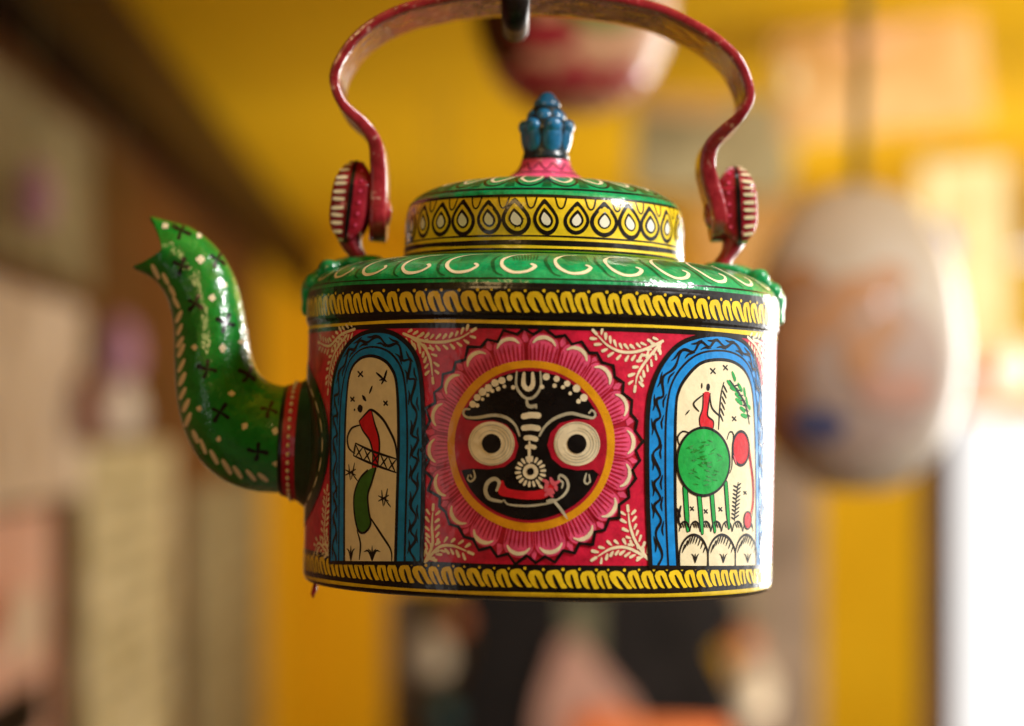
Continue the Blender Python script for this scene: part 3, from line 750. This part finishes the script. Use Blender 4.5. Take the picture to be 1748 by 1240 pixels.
gc = [(308 + 99 * math.cos(t * math.pi / 12), 682 + 128 * math.sin(t * math.pi / 12)) for t in range(24)]
for x, y, x2, y2 in ((240, 780, 250, 942), (292, 800, 305, 952), (340, 800, 352, 946), (393, 765, 405, 932)):
    s3([(x, y), (x2, y2)], 11, 'black', 6, (1, .6)); s3([(x, y), (x2, y2)], 7, 'leaf_green', 7, (1, .6))
P.fill(catmull(z3l(gc), 4, True), 'leaf_green', 8); P.stroke(z3l(gc), 4.2, 'black', 9, closed=True)
for k in range(46):
    t = random.uniform(0, 6.28); q = random.uniform(0, .8); x = 308 + 90 * q * math.cos(t); y = 682 + 116 * q * math.sin(t)
    P.stroke(z3l([(x - 10, y + random.uniform(-8, 8)), (x + 10, y + random.uniform(-8, 8))]), 2.2, 'spout_green', 9, (.3, .3))
s3([(218, 620), (212, 590), (230, 568), (252, 572)], 3); s3([(398, 598), (408, 570), (422, 580), (418, 640), (416, 700), (408, 726)], 3)
P.fill(catmull(z3l([(450 + 31 * math.cos(t * math.pi / 8), 632 + 64 * math.sin(t * math.pi / 8)) for t in range(16)]), 4, True), 'scene_red', 6)
P.stroke(z3l([(450 + 31 * math.cos(t * math.pi / 8), 632 + 64 * math.sin(t * math.pi / 8)) for t in range(16)]), 4.4, 'black', 7, closed=True)
s3([(422, 660), (432, 690)], 4, 'rose', 8); s3([(476, 610), (486, 680), (496, 760), (496, 830), (484, 896)], 8, 'scene_red', 6, (1, .4)); s3([(478, 640), (494, 730), (498, 830), (492, 890)], 2.4)
P.fill(z3l([(475 + 14 * math.cos(t * math.pi / 6), 904 + 33 * math.sin(t * math.pi / 6)) for t in range(12)]), 'scene_red', 7, True); P.stroke(z3l([(475 + 14 * math.cos(t * math.pi / 6), 904 + 33 * math.sin(t * math.pi / 6)) for t in range(12)]), 2.6, 'black', 8, closed=True)
s3([(440, 760), (432, 830), (426, 906)], 2.6)
for k in range(9): s3([(436 - k * 1.2, 775 + k * 15), (450 - k, 764 + k * 15)], 3); s3([(436 - k * 1.2, 780 + k * 15), (422 - k, 772 + k * 15)], 2.6)
for k in range(7):
    x = 218 + k * 40; s3([(x, 945), (x + 6, 918), (x + 20, 908), (x + 34, 920), (x + 38, 945)], 3)
    for j in range(3): s3([(x + 10 + j * 8, 912), (x + 18 + j * 8, 932)], 2.2)
for hx, w2 in ((272, 52), (378, 50), (470, 40)):
    s3([(hx - w2, 1076), (hx - w2, 1020), (hx - w2 * .6, 975), (hx, 958), (hx + w2 * .6, 975), (hx + w2, 1020), (hx + w2, 1076)], 4)
    for j in range(9):
        x = hx - w2 * .75 + j * w2 * .19; y = 962 + abs(j - 4) ** 2 * 2.2; s3([(x + 6, y), (x - 4, y + 30)], 2.6, tp_=(1, .2))
    for dx in (-14, 0, 14): s3([(hx + 6, 1062), (hx + 6 + dx * .6, 1036), (hx + 6 + dx, 1030)], 2.6, tp_=(1, .3))
s3([(224, 850), (214, 900), (226, 930)], 5); s3([(210, 860), (222, 890)], 5)
P.build('painted_arch', body)['label'] = 'bright blue arch with a green round bellied animal on cream'

# ---- shoulder scrolls
P = Paint(SH.map(360)); C3 = 2 * math.pi * 360
q0 = 0.0; qo = SH.find(0, 398)
P.band(-C3 / 2, C3 / 2, 0.5, SH.find(1, 229), 'black', 1, .6, rows=6)
P.band(-C3 / 2, C3 / 2, SH.find(1, 234.5), SH.find(1, 236.6), 'black', 1, .6)
n = 28; pt = C3 / n; qb = SH.find(1, 240); qt = SH.find(0, 318)
for k in range(n):
    u = -C3 / 2 + k * pt; H = qt - qb; j = random.uniform(-3, 3)
    g = lambda x, y: (u + x * pt + j, qb + y * H)
    for i in range(9):
        P.stroke([g(.22 + i * .07, .95), g(.30 + i * .06, .70), g(.36 + i * .05, .48)], 2.4, 'dark_green', 1, (1, .3))
    P.stroke([g(.02, .9), g(-.06, .5), g(.05, .1), g(.2, .0)], 5.5, 'dark_green', 1, (.3, .3))
    P.stroke([g(.62, .98), g(.34, .88), g(.14, .58), g(.16, .26), g(.36, .08), g(.62, .10), g(.76, .24), g(.70, .32)], 5.6, 'cream', 2, (.4, 1), jit=.12)
P.build('scroll_border', shoulder)

# ---- lid ornaments
P = Paint(LD.map(237)); C2 = 2 * math.pi * 237
zq = lambda z: LD.find(1, z)
P.band(-C2 / 2, C2 / 2, 0.5, zq(292.5), 'purple', 1, .0)
P.band(-C2 / 2, C2 / 2, zq(292.5), zq(295.5), 'black', 1, .5)
P.band(-C2 / 2, C2 / 2, zq(300.5), zq(308.5), 'black', 1, .9)
P.band(-C2 / 2, C2 / 2, zq(313.5), zq(316.5), 'black', 1, .6)
P.band(-C2 / 2, C2 / 2, zq(378), zq(382), 'black', 3, .8)
n = 31; pt = C2 / n; H = zq(378) - zq(316.5)
for k in range(n):
    u = -C2 / 2 + (k + .5) * pt + random.uniform(-2.5, 2.5); b = zq(316.5); sc = random.uniform(.86, 1.06); sk = random.uniform(-.12, .12); kk = random.uniform(.92, 1.04)
    def drop(s): return [(u + x * 1.15 * s * sc + sk * y, b + H * .42 + y * s * kk) for x, y in ((0, -26), (12, -21), (20, -8), (20, 4), (14, 16), (6, 27), (0, 33), (-6, 27), (-14, 16), (-20, 4), (-20, -8), (-12, -21))]
    P.fill(catmull(drop(1.0), 3, True), 'black', 1); P.fill(catmull(drop(.73), 3, True), 'yellow', 2); P.fill(catmull(drop(random.uniform(.48, .55)), 3, True), 'black', 3)
    P.fill(catmull([(x, y - 1) for x, y in drop(.36)], 3, True), 'white', 4)
    P.stroke([(u + pt / 2 - 9, b + H - 1), (u + pt / 2 - 5, b + H * .76), (u + pt / 2, b + H * .70), (u + pt / 2 + 5, b + H * .76), (u + pt / 2 + 9, b + H - 1)], 2.8, 'black', 1)
P.build('teardrop_border', lid)
P = Paint(LD.map(180)); C1 = 2 * math.pi * 180
P.band(-C1 / 2, C1 / 2, zq(381.5), LD.l[-1] - 1, 'green', 1, .6, rows=60)
P.band(-C1 / 2, C1 / 2, zq(390.5), zq(394), 'black', 2, .6)
n = 22; pt = C1 / n; a, b = zq(395), LD.find(0, 118)
for k in range(n):
    u = -C1 / 2 + k * pt; g = lambda x, y: (u + x * pt, a + y * (b - a))
    P.fill([g(.0, .02), g(.14, .02), g(.02, .45), g(-.02, .45), g(-.14, .02)], 'dark_green', 2)
    P.stroke([g(.02, .75), g(.06, .35), g(.25, .12), g(.5, .05), g(.75, .12), g(.94, .35), g(.98, .75)], 4, 'black', 2)
    P.stroke([g(.16, .85), g(.2, .42), g(.5, .20), g(.8, .42), g(.84, .85)], 5.4, 'cream', 3, (.5, .5), jit=.1)
P.build('petal_border', lid)

# ---- knob
def knob_ring(prof, lobes, amp, ph=0.0, seg=96):
    v = []; f = []
    for r, z, a in prof:
        for k in range(seg):
            t = 2 * math.pi * k / seg; c_ = abs(math.cos(lobes * (t + ph) / 2)) ** .75
            rr = r * (1 - amp * a + amp * a * c_); v.append((rr * math.sin(t), -rr * math.cos(t), z - BASE))
    n = len(prof)
    for i in range(n - 1):
        for k in range(seg): k2 = (k + 1) % seg; f.append((i * seg + k, i * seg + k2, (i + 1) * seg + k2, (i + 1) * seg + k))
    return v, f
def sp3(pts, step=2.0):
    c2 = catmull([(p[0], p[1]) for p in pts], step); out = []
    for r, z in c2:
        for p, q in zip(pts, pts[1:]):
            if min(p[1], q[1]) - .01 <= z <= max(p[1], q[1]) + .01: t = 0 if q[1] == p[1] else (z - p[1]) / (q[1] - p[1]); out.append((r, z, p[2] + (q[2] - p[2]) * t)); break
        else: out.append((r, z, pts[-1][2]))
    return out
KB = [(78, 427), (66, 434), (56, 441), (48, 449), (43, 458), (41, 466), (36, 470)]
v, f = lathe([(r, z - BASE) for r, z in catmull(KB, 2)], 72)
kb = mesh_obj('knob_base', v, f, ['pink'], lid, None, True, S)
kp = Profile(KB)
def ellipsoids(items):
    bm = bmesh.new()
    for t, r, z, a_, b2_, c2_, tilt in items:   # angle, distance, height, tangential, radial, vertical half-size, outward tilt
        m = Matrix.Rotation(t, 4, 'Z') @ Matrix.Translation((0, -r, z - BASE)) @ Matrix.Rotation(tilt, 4, 'X') @ Matrix.Diagonal((a_, b2_, c2_, 1))
        bmesh.ops.create_uvsphere(bm, u_segments=24, v_segments=16, radius=1, matrix=m)
    for q in bm.verts: q.co *= S
    return bm
pet = [(.3 + k * math.pi / 3, 28.5, 499, 18.4, 15, 36, R_(11)) for k in range(6)] + [(.3 + k * math.pi / 3, 36.5, 521, 16, 12, 14, R_(25)) for k in range(6)]
kn = bm_obj('knob', ellipsoids(pet), 'knob_blue', lid)
bm_obj('knob_bud', ellipsoids([(.8 + k * math.pi / 3, 20, 537, 17, 15, 16, R_(-22)) for k in range(6)] + [(0, 0, 559, 23, 23, 17, 0), (0, 0, 565, 17, 17, 18, 0), (0, 0, 550, 22, 22, 14, 0)]), 'knob_blue', lid)
v, f = lathe([(r, z - BASE) for r, z in catmull([(37, 464), (40, 470), (37.5, 480), (37.5, 500), (39, 516), (36, 530), (29, 545), (24, 555), (20, 560)], 3)], 48)
mesh_obj('knob_core', v, f, ['knob_dark'], lid, None, True, S)
P = Paint(kp.map(50)); C0 = 2 * math.pi * 50
qa = kp.find(1, 466); qb_ = kp.find(1, 436)
P.band(-C0 / 2, C0 / 2, kp.find(1, 464), qa + 3, 'black', 1, .3, 5); P.band(-C0 / 2, C0 / 2, kp.find(1, 441), kp.find(1, 438.5), 'black', 1, .3, 5)
for k in range(12):
    u = -C0 / 2 + k * C0 / 12; g = lambda x, z: (u + x * C0 / 12, kp.find(1, z))
    P.stroke([g(0, 444), g(.25, 450), g(.5, 457), g(.75, 450), g(1, 444)], 2.6, 'black', 1)
P.build('painted_scallops', lid)
# ---- spout
st_in = [(545, 662), (515, 661), (490, 660), (464, 654), (443, 637), (430, 607), (423, 570), (416, 530), (408, 495), (395, 461), (377, 431), (350, 404), (322, 386)]
st_out = [(545, 842), (515, 843), (482, 842), (432, 838), (385, 822), (342, 787), (315, 735), (302, 675), (298, 615), (297, 560), (288, 515), (273, 488), (256, 473)]
NS = 12
ins = resample([plane_pt(*p).xz[:] for p in st_in], 10) ; 
ci = [tuple(plane_pt(*p).xz) for p in st_in]; co = [tuple(plane_pt(*p).xz) for p in st_out]
SUB = 6
def dense(pts):
    out = []
    for i in range(len(pts) - 1):
        p0, p1, p2, p3 = pts[max(i - 1, 0)], pts[i], pts[i + 1], pts[min(i + 2, len(pts) - 1)]
        for j in range(SUB):
            t = j / SUB; out.append(tuple(0.5 * (2 * b + (c - a) * t + (2 * a - 5 * b + 4 * c - d) * t * t + (3 * b - a - 3 * c + d) * t ** 3) for a, b, c, d in zip(p0, p1, p2, p3)))
    out.append(pts[-1]); return out
di, do = dense(ci), dense(co); n = len(di); SEG = 64
v = []; f = []
tipU = plane_pt(257, 369); tipL = plane_pt(227, 458); notch = plane_pt(279, 432)
for i in range(n):
    a = Vector((di[i][0], di[i][1])); b = Vector((do[i][0], do[i][1])); c = (a + b) / 2; h = (a - b) / 2
    ry = h.length * (.94 - .10 * i / n) * (1 if i < n - 9 else 1)
    for k in range(SEG):
        t = 2 * math.pi * k / SEG; x = c + h * math.cos(t); v.append(Vector((x.x, -ry * math.sin(t), x.y)))
# mouth: the upper and lower lips run out to points, the sides are cut back
EXT = 10
last = v[-SEG:]
cU = last[0]; cL = last[SEG // 2]; 
for e_ in range(1, EXT + 1):
    s = e_ / EXT
    for k in range(SEG):
        t = 2 * math.pi * k / SEG; base = last[k]
        up = max(0.0, math.cos(t)); dn = max(0.0, -math.cos(t))
        wu = up ** 1.15; wd_ = dn ** 1.35
        tgt = Vector(base)
        tgt += (tipU - cU) * wu + (tipL - cL) * wd_ 
        tgt.y = base.y * (1 - .42 * max(wu, wd_))
        side = 1 - max(up, dn)
        tgt.x += -6 * side
        v.append(base + (tgt - base) * s)
n2 = n + EXT
for i in range(n2 - 1):
    for k in range(SEG): k2 = (k + 1) % SEG; f.append((i * SEG + k, (i + 1) * SEG + k, (i + 1) * SEG + k2, i * SEG + k2))
spv = [tuple(p) for p in v]
bvh = BVHTree.FromPolygons([Vector(p) for p in spv], f)
spout = mesh_obj('spout', [(x, y, z - BASE) for x, y, z in spv], f, ['spout_green'], root, None, True, S)
sm = spout.modifiers.new('wall', 'SOLIDIFY'); sm.thickness = .0012; sm.offset = -1
def spout_map(flip):
    def mp(x, y, off):
        o, d = ray(x, y); h, nrm, i, dist = bvh.ray_cast(o, d)
        if h is None: p = plane_pt(x, y); nrm_, dd, ii = None, None, None; h, nrm, i, dist = bvh.find_nearest(p)
        if nrm.dot(d) > 0: nrm = -nrm
        q = h + nrm * (off + .15)
        return (q.x, -q.y if flip else q.y, q.z - BASE)
    return mp
z4 = lambda x, y: (200 + x / 2.213, 340 + y / 2.213)
for flip in (False, True):
    P = Paint(spout_map(flip)); random.seed(11)
    for x, y, rt in ((243, 118, .5), (245, 252, .3), (296, 393, .5), (378, 228, .6), (412, 470, .3), (340, 643, .25), (495, 665, .5), (388, 806, .45), (573, 795, .3), (532, 955, .1)):
        c = z4(x, y)
        for k in range(4):
            t = rt + k * math.pi / 2 + random.uniform(-.15, .15); q = lambda r: (c[0] + r * math.cos(t), c[1] + r * math.sin(t))
            bl = random.uniform(11, 15.5); P.stroke([q(1.5), q(bl * .6), (q(bl)[0] + random.uniform(-2, 2), q(bl)[1] + random.uniform(-2, 2))], random.uniform(5.2, 7.2), 'black', 1, (.5, 1.25))
    for x, y, r in ((183, 103, 5.5), (310, 138, 4.5), (315, 228, 6.5), (360, 374, 5.5), (293, 560, 5), (398, 563, 6.5), (432, 735, 5), (310, 792, 5), (482, 858, 5.5), (597, 876, 5.5), (383, 908, 4.5), (600, 1000, 5), (470, 540, 5), (485, 497, 4), (405, 325, 4.5)):
        c = z4(x, y); t = random.random()
        for k in range(4): P.dot((c[0] + r * .6 * math.cos(t + k * 1.57) * random.uniform(.7, 1.2), c[1] + r * .6 * math.sin(t + k * 1.57) * random.uniform(.7, 1.2)), r * random.uniform(.45, .7), 'cream', 1, n=10)
    for x, y, x2, y2 in ((130, 252, 152, 296), (170, 284, 188, 318), (196, 330, 212, 362), (210, 372, 228, 408), (238, 426, 222, 462), (240, 476, 226, 510), (244, 524, 226, 556), (248, 552, 230, 592), (250, 608, 230, 650), (252, 660, 234, 700), (254, 716, 236, 752), (266, 760, 248, 798), (272, 812, 256, 854), (284, 878, 300, 916), (312, 910, 330, 958), (350, 952, 374, 996), (396, 988, 424, 1034), (438, 1012, 464, 1050), (486, 1026, 516, 1060), (532, 1040, 560, 1062)):
        P.stroke([z4(x + 4, y), z4(x2 + 4, y2)], random.uniform(6.8, 8.8), 'cream', 1, (.7, .8))
    P.build('painted_blossoms', spout)
# collar at the root of the spout
c0 = plane_pt(502, 753)
ax_ = (plane_pt(484, 752) - plane_pt(522, 754)).normalized()
def frustum(name, prof, mat, par, c=c0, seg=72):
    v = []; f = []; up = Vector((0, 1, 0)); si = ax_.cross(up).normalized()
    for r, s_ in prof:
        for k in range(seg):
            t = 2 * math.pi * k / seg; p = c + ax_ * s_ + up * (r * .96 * math.sin(t)) + si * (r * math.cos(t)); v.append((p.x, p.y, p.z - BASE))
    for i in range(len(prof) - 1):
        for k in range(seg): k2 = (k + 1) % seg; f.append((i * seg + k, i * seg + k2, (i + 1) * seg + k2, (i + 1) * seg + k))
    return mesh_obj(name, v, f, [mat], par, None, True, S)
frustum('collar', [(90, 19), (93.5, 18), (95, 15), (96, 11)], 'black', spout)
frustum('collar', [(96, 11), (98, 4), (101, -6), (103, -11)], 'deep_red', spout)
frustum('collar', [(103, -11), (107, -17), (114, -26), (124, -38), (132, -52), (136, -66)], 'flange_green', spout)
vv, ff = [], []
for k in range(42):
    t = 2 * math.pi * k / 42; up = Vector((0, 1, 0)); si = ax_.cross(up).normalized(); p = c0 + up * (99.4 * .96 * math.sin(t)) + si * (99.4 * math.cos(t))
    bm = bmesh.new(); bmesh.ops.create_uvsphere(bm, u_segments=8, v_segments=5, radius=1)
    n0 = len(vv); vv += [(p.x + q.co.x * 3.4, p.y + q.co.y * 3.4, p.z + q.co.z * 4.2 - BASE) for q in bm.verts]; ff += [tuple(x.index + n0 for x in q.verts) for q in bm.faces]; bm.free()
mesh_obj('painted_dots', vv, ff, ['cream'], spout, None, True, S)
# painted root plate on the body around the spout
P = Paint(cyl_map(RB), WK); uc = -math.pi / 2 * RB; vc = c0.z - 4
el = lambda a, b, n_=60: [(uc + a * math.cos(2 * math.pi * i / n_), vc + b * math.sin(2 * math.pi * i / n_)) for i in range(n_)]
P.fill(el(212, 142), 'black', 4); P.fill(el(204, 134), 'flange_green', 5)
for k in range(22):
    t0 = 2 * math.pi * k / 22 - R_(6); a, b = 186, 114
    P.stroke([(uc + a * math.cos(t0 + q) , vc + b * math.sin(t0 + q)) for q in (0, .05, .10, .15, .2)], 4.6, 'cream', 6, (.4, .4))
    P.stroke([(uc + (a - 14) * math.cos(t0 + q) , vc + (b - 14) * math.sin(t0 + q)) for q in (-.06, .1, .2)], 4, 'black', 6)
P.build('painted_root_plate', body)

# ---- handle strap
hp = [(641, 408), (643, 385), (644, 350), (645, 310), (644, 275), (639, 240), (619, 211), (592, 187), (575, 158), (570, 128), (582, 97), (606, 64), (641, 36), (687, 14), (740, 0), (800, -10), (870, -15), (940, -15), (1005, -9), (1067, 0),
      (1126, 14), (1171, 34), (1216, 60), (1256, 95), (1275, 131), (1277, 170), (1261, 201), (1234, 226), (1214, 250), (1209, 280), (1216, 312), (1228, 352), (1232, 385), (1233, 408)]
HW = 92.0
hl = [plane_pt(x, y, -HW if 160 > y else -60) for x, y in hp]
hl2 = catmull([(p.x, p.z) for p in hl], 5.0)
n = len(hl2); v = []; f = []
cum = [0]
for a, b in zip(hl2, hl2[1:]): cum.append(cum[-1] + math.hypot(b[0] - a[0], b[1] - a[1]))
TOT = cum[-1]; TH = 8.0
sec = []
for i, p in enumerate(hl2):
    a, b = hl2[max(i - 1, 0)], hl2[min(i + 1, n - 1)]; dx, dz = b[0] - a[0], b[1] - a[1]; l = math.hypot(dx, dz); nx, nz = -dz / l, dx / l
    e_ = min(cum[i], TOT - cum[i])
    t = max(0, min(1, (e_ - 90) / 170)); t = t * t * (3 - 2 * t); hw = 48 + (HW - 48) * t
    if e_ < 40: hw *= math.sqrt(max(.02, 1 - ((40 - e_) / 40) ** 2))
    th = TH * (1 + .75 * (1 - t))
    r = min(5.0, hw * .5); K = []
    for qy, qn in ((-1, -1), (1, -1), (1, 1), (-1, 1)):
        pass
    ring = []
    m = 10
    for j in range(-m, m + 1): ring.append((hw * j / m, -1))
    prof = [(-hw, -.55), (-hw + 1.2, -.9)] + [(-hw + 4 + (2 * hw - 8) * j / 8, -1.0) for j in range(9)] + [(hw - 1.2, -.9), (hw, -.55), (hw, .55), (hw - 1.2, .9)] + [(hw - 4 - (2 * hw - 8) * j / 8, 1.0) for j in range(9)] + [(-hw + 1.2, .9), (-hw, .55)]
    for y, s in prof: v.append((p[0] + nx * s * th, y, p[1] + nz * s * th - BASE))
    m = len(prof)
for i in range(n - 1):
    for k in range(m): k2 = (k + 1) % m; f.append((i * m + k, (i + 1) * m + k, (i + 1) * m + k2, i * m + k2))
f.append(tuple(range(m))); f.append(tuple(range((n - 1) * m, n * m))[::-1])
handle = mesh_obj('handle', v, f, ['handle_red'], root, None, True, S)

# ---- ears, posts, green feet
def ear(sgn, x0, x1, ytop, ybot, lean):
    cxl = plane_pt((x0 + x1) / 2, (ytop + ybot) / 2, 0); th = (x1 - x0) / 2; hw = 46.0; H = (ybot - ytop); zc = cxl.z
    # stadium path of the rim, parameter s in units from front-bottom over the top to back-bottom
    st_ = []
    for k in range(25):
        t = math.pi * k / 24; st_.append((-hw * math.cos(t), zc + H / 2 - hw + hw * math.sin(t)))
    path = [(-hw * .72, zc - H / 2), (-hw * .95, zc - H / 2 + 14)] + st_ + [(hw * .95, zc - H / 2 + 14), (hw * .72, zc - H / 2)]
    pr = Profile(path, 3)
    P2 = pr.p; n = len(P2); v = []; f = []
    sec = [(-th, .86), (-th + 3, .96), (-th * .55, 1.0), (0, 1.03), (th * .55, 1.0), (th - 3, .96), (th, .86)]
    X = lambda z: cxl.x + lean * (z - zc)
    for y, z in P2:
        wz = max(.42, (1 - min(.999, abs(2 * (z - zc) / H)) ** 3.2) ** .5)
        for s, k in sec: v.append((X(z) + s * wz, y * k, zc + (z - zc) * (1 - (1 - k) * .5) - BASE))
    m = len(sec)
    for i in range(n - 1):
        for k in range(m - 1): f.append((i * m + k, i * m + k + 1, (i + 1) * m + k + 1, (i + 1) * m + k))
    for s in (0, m - 1): f.append(tuple(i * m + s for i in range(n)))
    for i in (0, n - 1): f.append(tuple(i * m + k for k in range(m)))
    o = mesh_obj('ear', v, f, ['ear_red'], root, None, False, S)
    bmx = bmesh.new(); bmx.from_mesh(o.data); bmesh.ops.recalc_face_normals(bmx, faces=bmx.faces); bmx.to_mesh(o.data); bmx.free()
    o.data.polygons.foreach_set('use_smooth', [len(p.vertices) == 4 for p in o.data.polygons])
    def mp(x, q, off):
        y, z, ny, nz = pr.at(q); k = 1.03 - .05 * (x / th) ** 2
        # outward normal of the stadium is (-nz.. ) : rotate tangent
        ty, tz = -nz, ny
        oy, oz = -tz, ty
        if oy * y + oz * (z - zc) < 0: oy, oz = -oy, -oz
        wz = max(.42, (1 - min(.999, abs(2 * (z - zc) / H)) ** 3.2) ** .5)
        return (X(z) + x * wz, y * k + oy * (off + .8), zc + (z - zc) * (1 - (1 - k) * .5) + oz * (off + .8) - BASE)
    P = Paint(mp); L = pr.l[-1]
    P._add([(x, L * i / 60) for i in range(61) for x in (-th * .12 * 1, th * .12)], [(2 * i, 2 * i + 1, 2 * i + 3, 2 * i + 2) for i in range(60)], 'black', 1)
    k = 0; q = 8
    while q < L - 8:
        P.stroke([(sgn * th * .34, q), (sgn * th * .82, q + random.uniform(-1.5, 1.5))], 6.0, 'cream', 2, (.8, .9)); q += random.uniform(12, 15)
    q = 14
    while q < L - 12:
        P.dot((-sgn * th * .5, q), 2.6, 'pink', 2); q += 19
    P.build('painted_ticks', o)
    return o
ear(-1, 568, 634, 276, 416, 0.10); ear(1, 1224, 1288, 286, 420, -0.06)
def post(pts, name='ear_post'):
    ps = [plane_pt(x, y, 0) for x, y in pts]; q = catmull([(p.x, p.z) for p in ps], 4)
    path = [Vector((x, 0, z - BASE)) for x, z in q]; n = len(path)
    v, f = tube(path, [(17 + 4 * math.cos(i / n * 6.28), 40 - 6 * math.sin(i / n * 3.14)) for i in range(n)], 20)
    return mesh_obj(name, v, f, ['ear_red'], root, None, True, S)
post([(595, 398), (602, 420), (616, 442), (632, 462), (640, 474)]); post([(1256, 402), (1248, 425), (1236, 446), (1224, 466), (1218, 478)])
def rivet(x, y, dirx):
    p = plane_pt(x, y, 0); v, f = lathe([(0.2, 13), (12, 12), (22, 8), (27, 2), (27, -4), (16, -6), (16, -40), (.2, -41)], 28)
    rot = Matrix.Rotation(dirx * math.pi / 2, 4, 'Y'); v = [tuple(rot @ Vector(q) + Vector((p.x, 0, p.z - BASE))) for q in v]
    return mesh_obj('rivet', v, f, ['handle_red'], root, None, True, S)
rivet(656, 362, 1); rivet(1214, 364, -1)
def foot(sgn):
    bm = bmesh.new()
    def blob(x, y, z, rx, ry, rz, rot=0):
        m = Matrix.Translation((sgn * x, y, z - BASE)) @ Matrix.Rotation(sgn * rot, 4, 'Y') @ Matrix.Diagonal((rx, ry, rz, 1))
        bmesh.ops.create_icosphere(bm, subdivisions=3, radius=1, matrix=m)
    blob(312, 0, 283, 44, 52, 14, .15); blob(345, 0, 275, 46, 46, 16, .35); blob(378, 0, 258, 34, 40, 16, .75); blob(398, 0, 232, 16, 30, 26, 0)
    for y in (-44, 44): blob(362, y, 270, 19, 17, 17); blob(388, y * .8, 248, 16, 16, 16); blob(318, y * 1.1, 281, 22, 18, 10)
    blob(403, 0, 205, 10, 18, 16)
    for v_ in bm.verts: v_.co *= S
    o = bm_obj('foot', bm, 'green', root)
    r = o.modifiers.new('blend', 'REMESH'); r.mode = 'VOXEL'; r.voxel_size = .0009; r.use_smooth_shade = True
    s_ = o.modifiers.new('soften', 'SMOOTH'); s_.iterations = 6; s_.factor = .6
    return o
foot(-1); foot(1)
# drip of red lacquer at the bottom edge
p = plane_pt(540, 1003, -40); v, f = tube([Vector((p.x, -60, p.z - BASE + 8)), Vector((p.x - 1, -60, p.z - BASE - 2)), Vector((p.x - 4, -61, p.z - BASE - 10)), Vector((p.x - 3, -60, p.z - BASE - 16))], [3.5, 4.5, 3.5, 1.5], 8)
mesh_obj('lacquer_drip', v, f, ['deep_red'], root, None, True, S)

# ---- iron hook that carries the handle (its own thing)
hk = empty('iron_hook', (0, 0, EYE)); tag(hk, 'dark iron hook holding the red handle at the top edge', 'hook')
hx = (880 - 922); top = plane_pt(880, -15, -HW); zt = (Rm @ top).z
zu = zt - TH - 24
pts = [(118, 1290), (118, zt + 120), (118, zu + 60), (112, zu + 22), (88, zu + 4), (45, zu - 5), (0, zu - 7), (-45, zu - 9), (-92, zu - 12), (-120, zu - 2), (-128, zu + 22), (-128, zu + 70), (-126, zu + 105)]
q = catmull(pts, 8); path = [Vector((hx, y, z)) * S for y, z in q]
v = []; f = []; n = len(path)
for i, p in enumerate(path):
    t = (path[min(i + 1, n - 1)] - path[max(i - 1, 0)]).normalized(); a = Vector((1, 0, 0)); b = t.cross(a).normalized()
    for k in range(14):
        u = 2 * math.pi * k / 14; v.append(tuple(p + a * (23 * S * math.cos(u)) + b * (23 * S * math.sin(u))))
for i in range(n - 1):
    for k in range(14): k2 = (k + 1) % 14; f.append((i * 14 + k, i * 14 + k2, (i + 1) * 14 + k2, (i + 1) * 14 + k))
f.append(tuple(range(14))); f.append(tuple(range((n - 1) * 14, n * 14))[::-1])
mesh_obj('rod', v, f, ['iron'], hk)
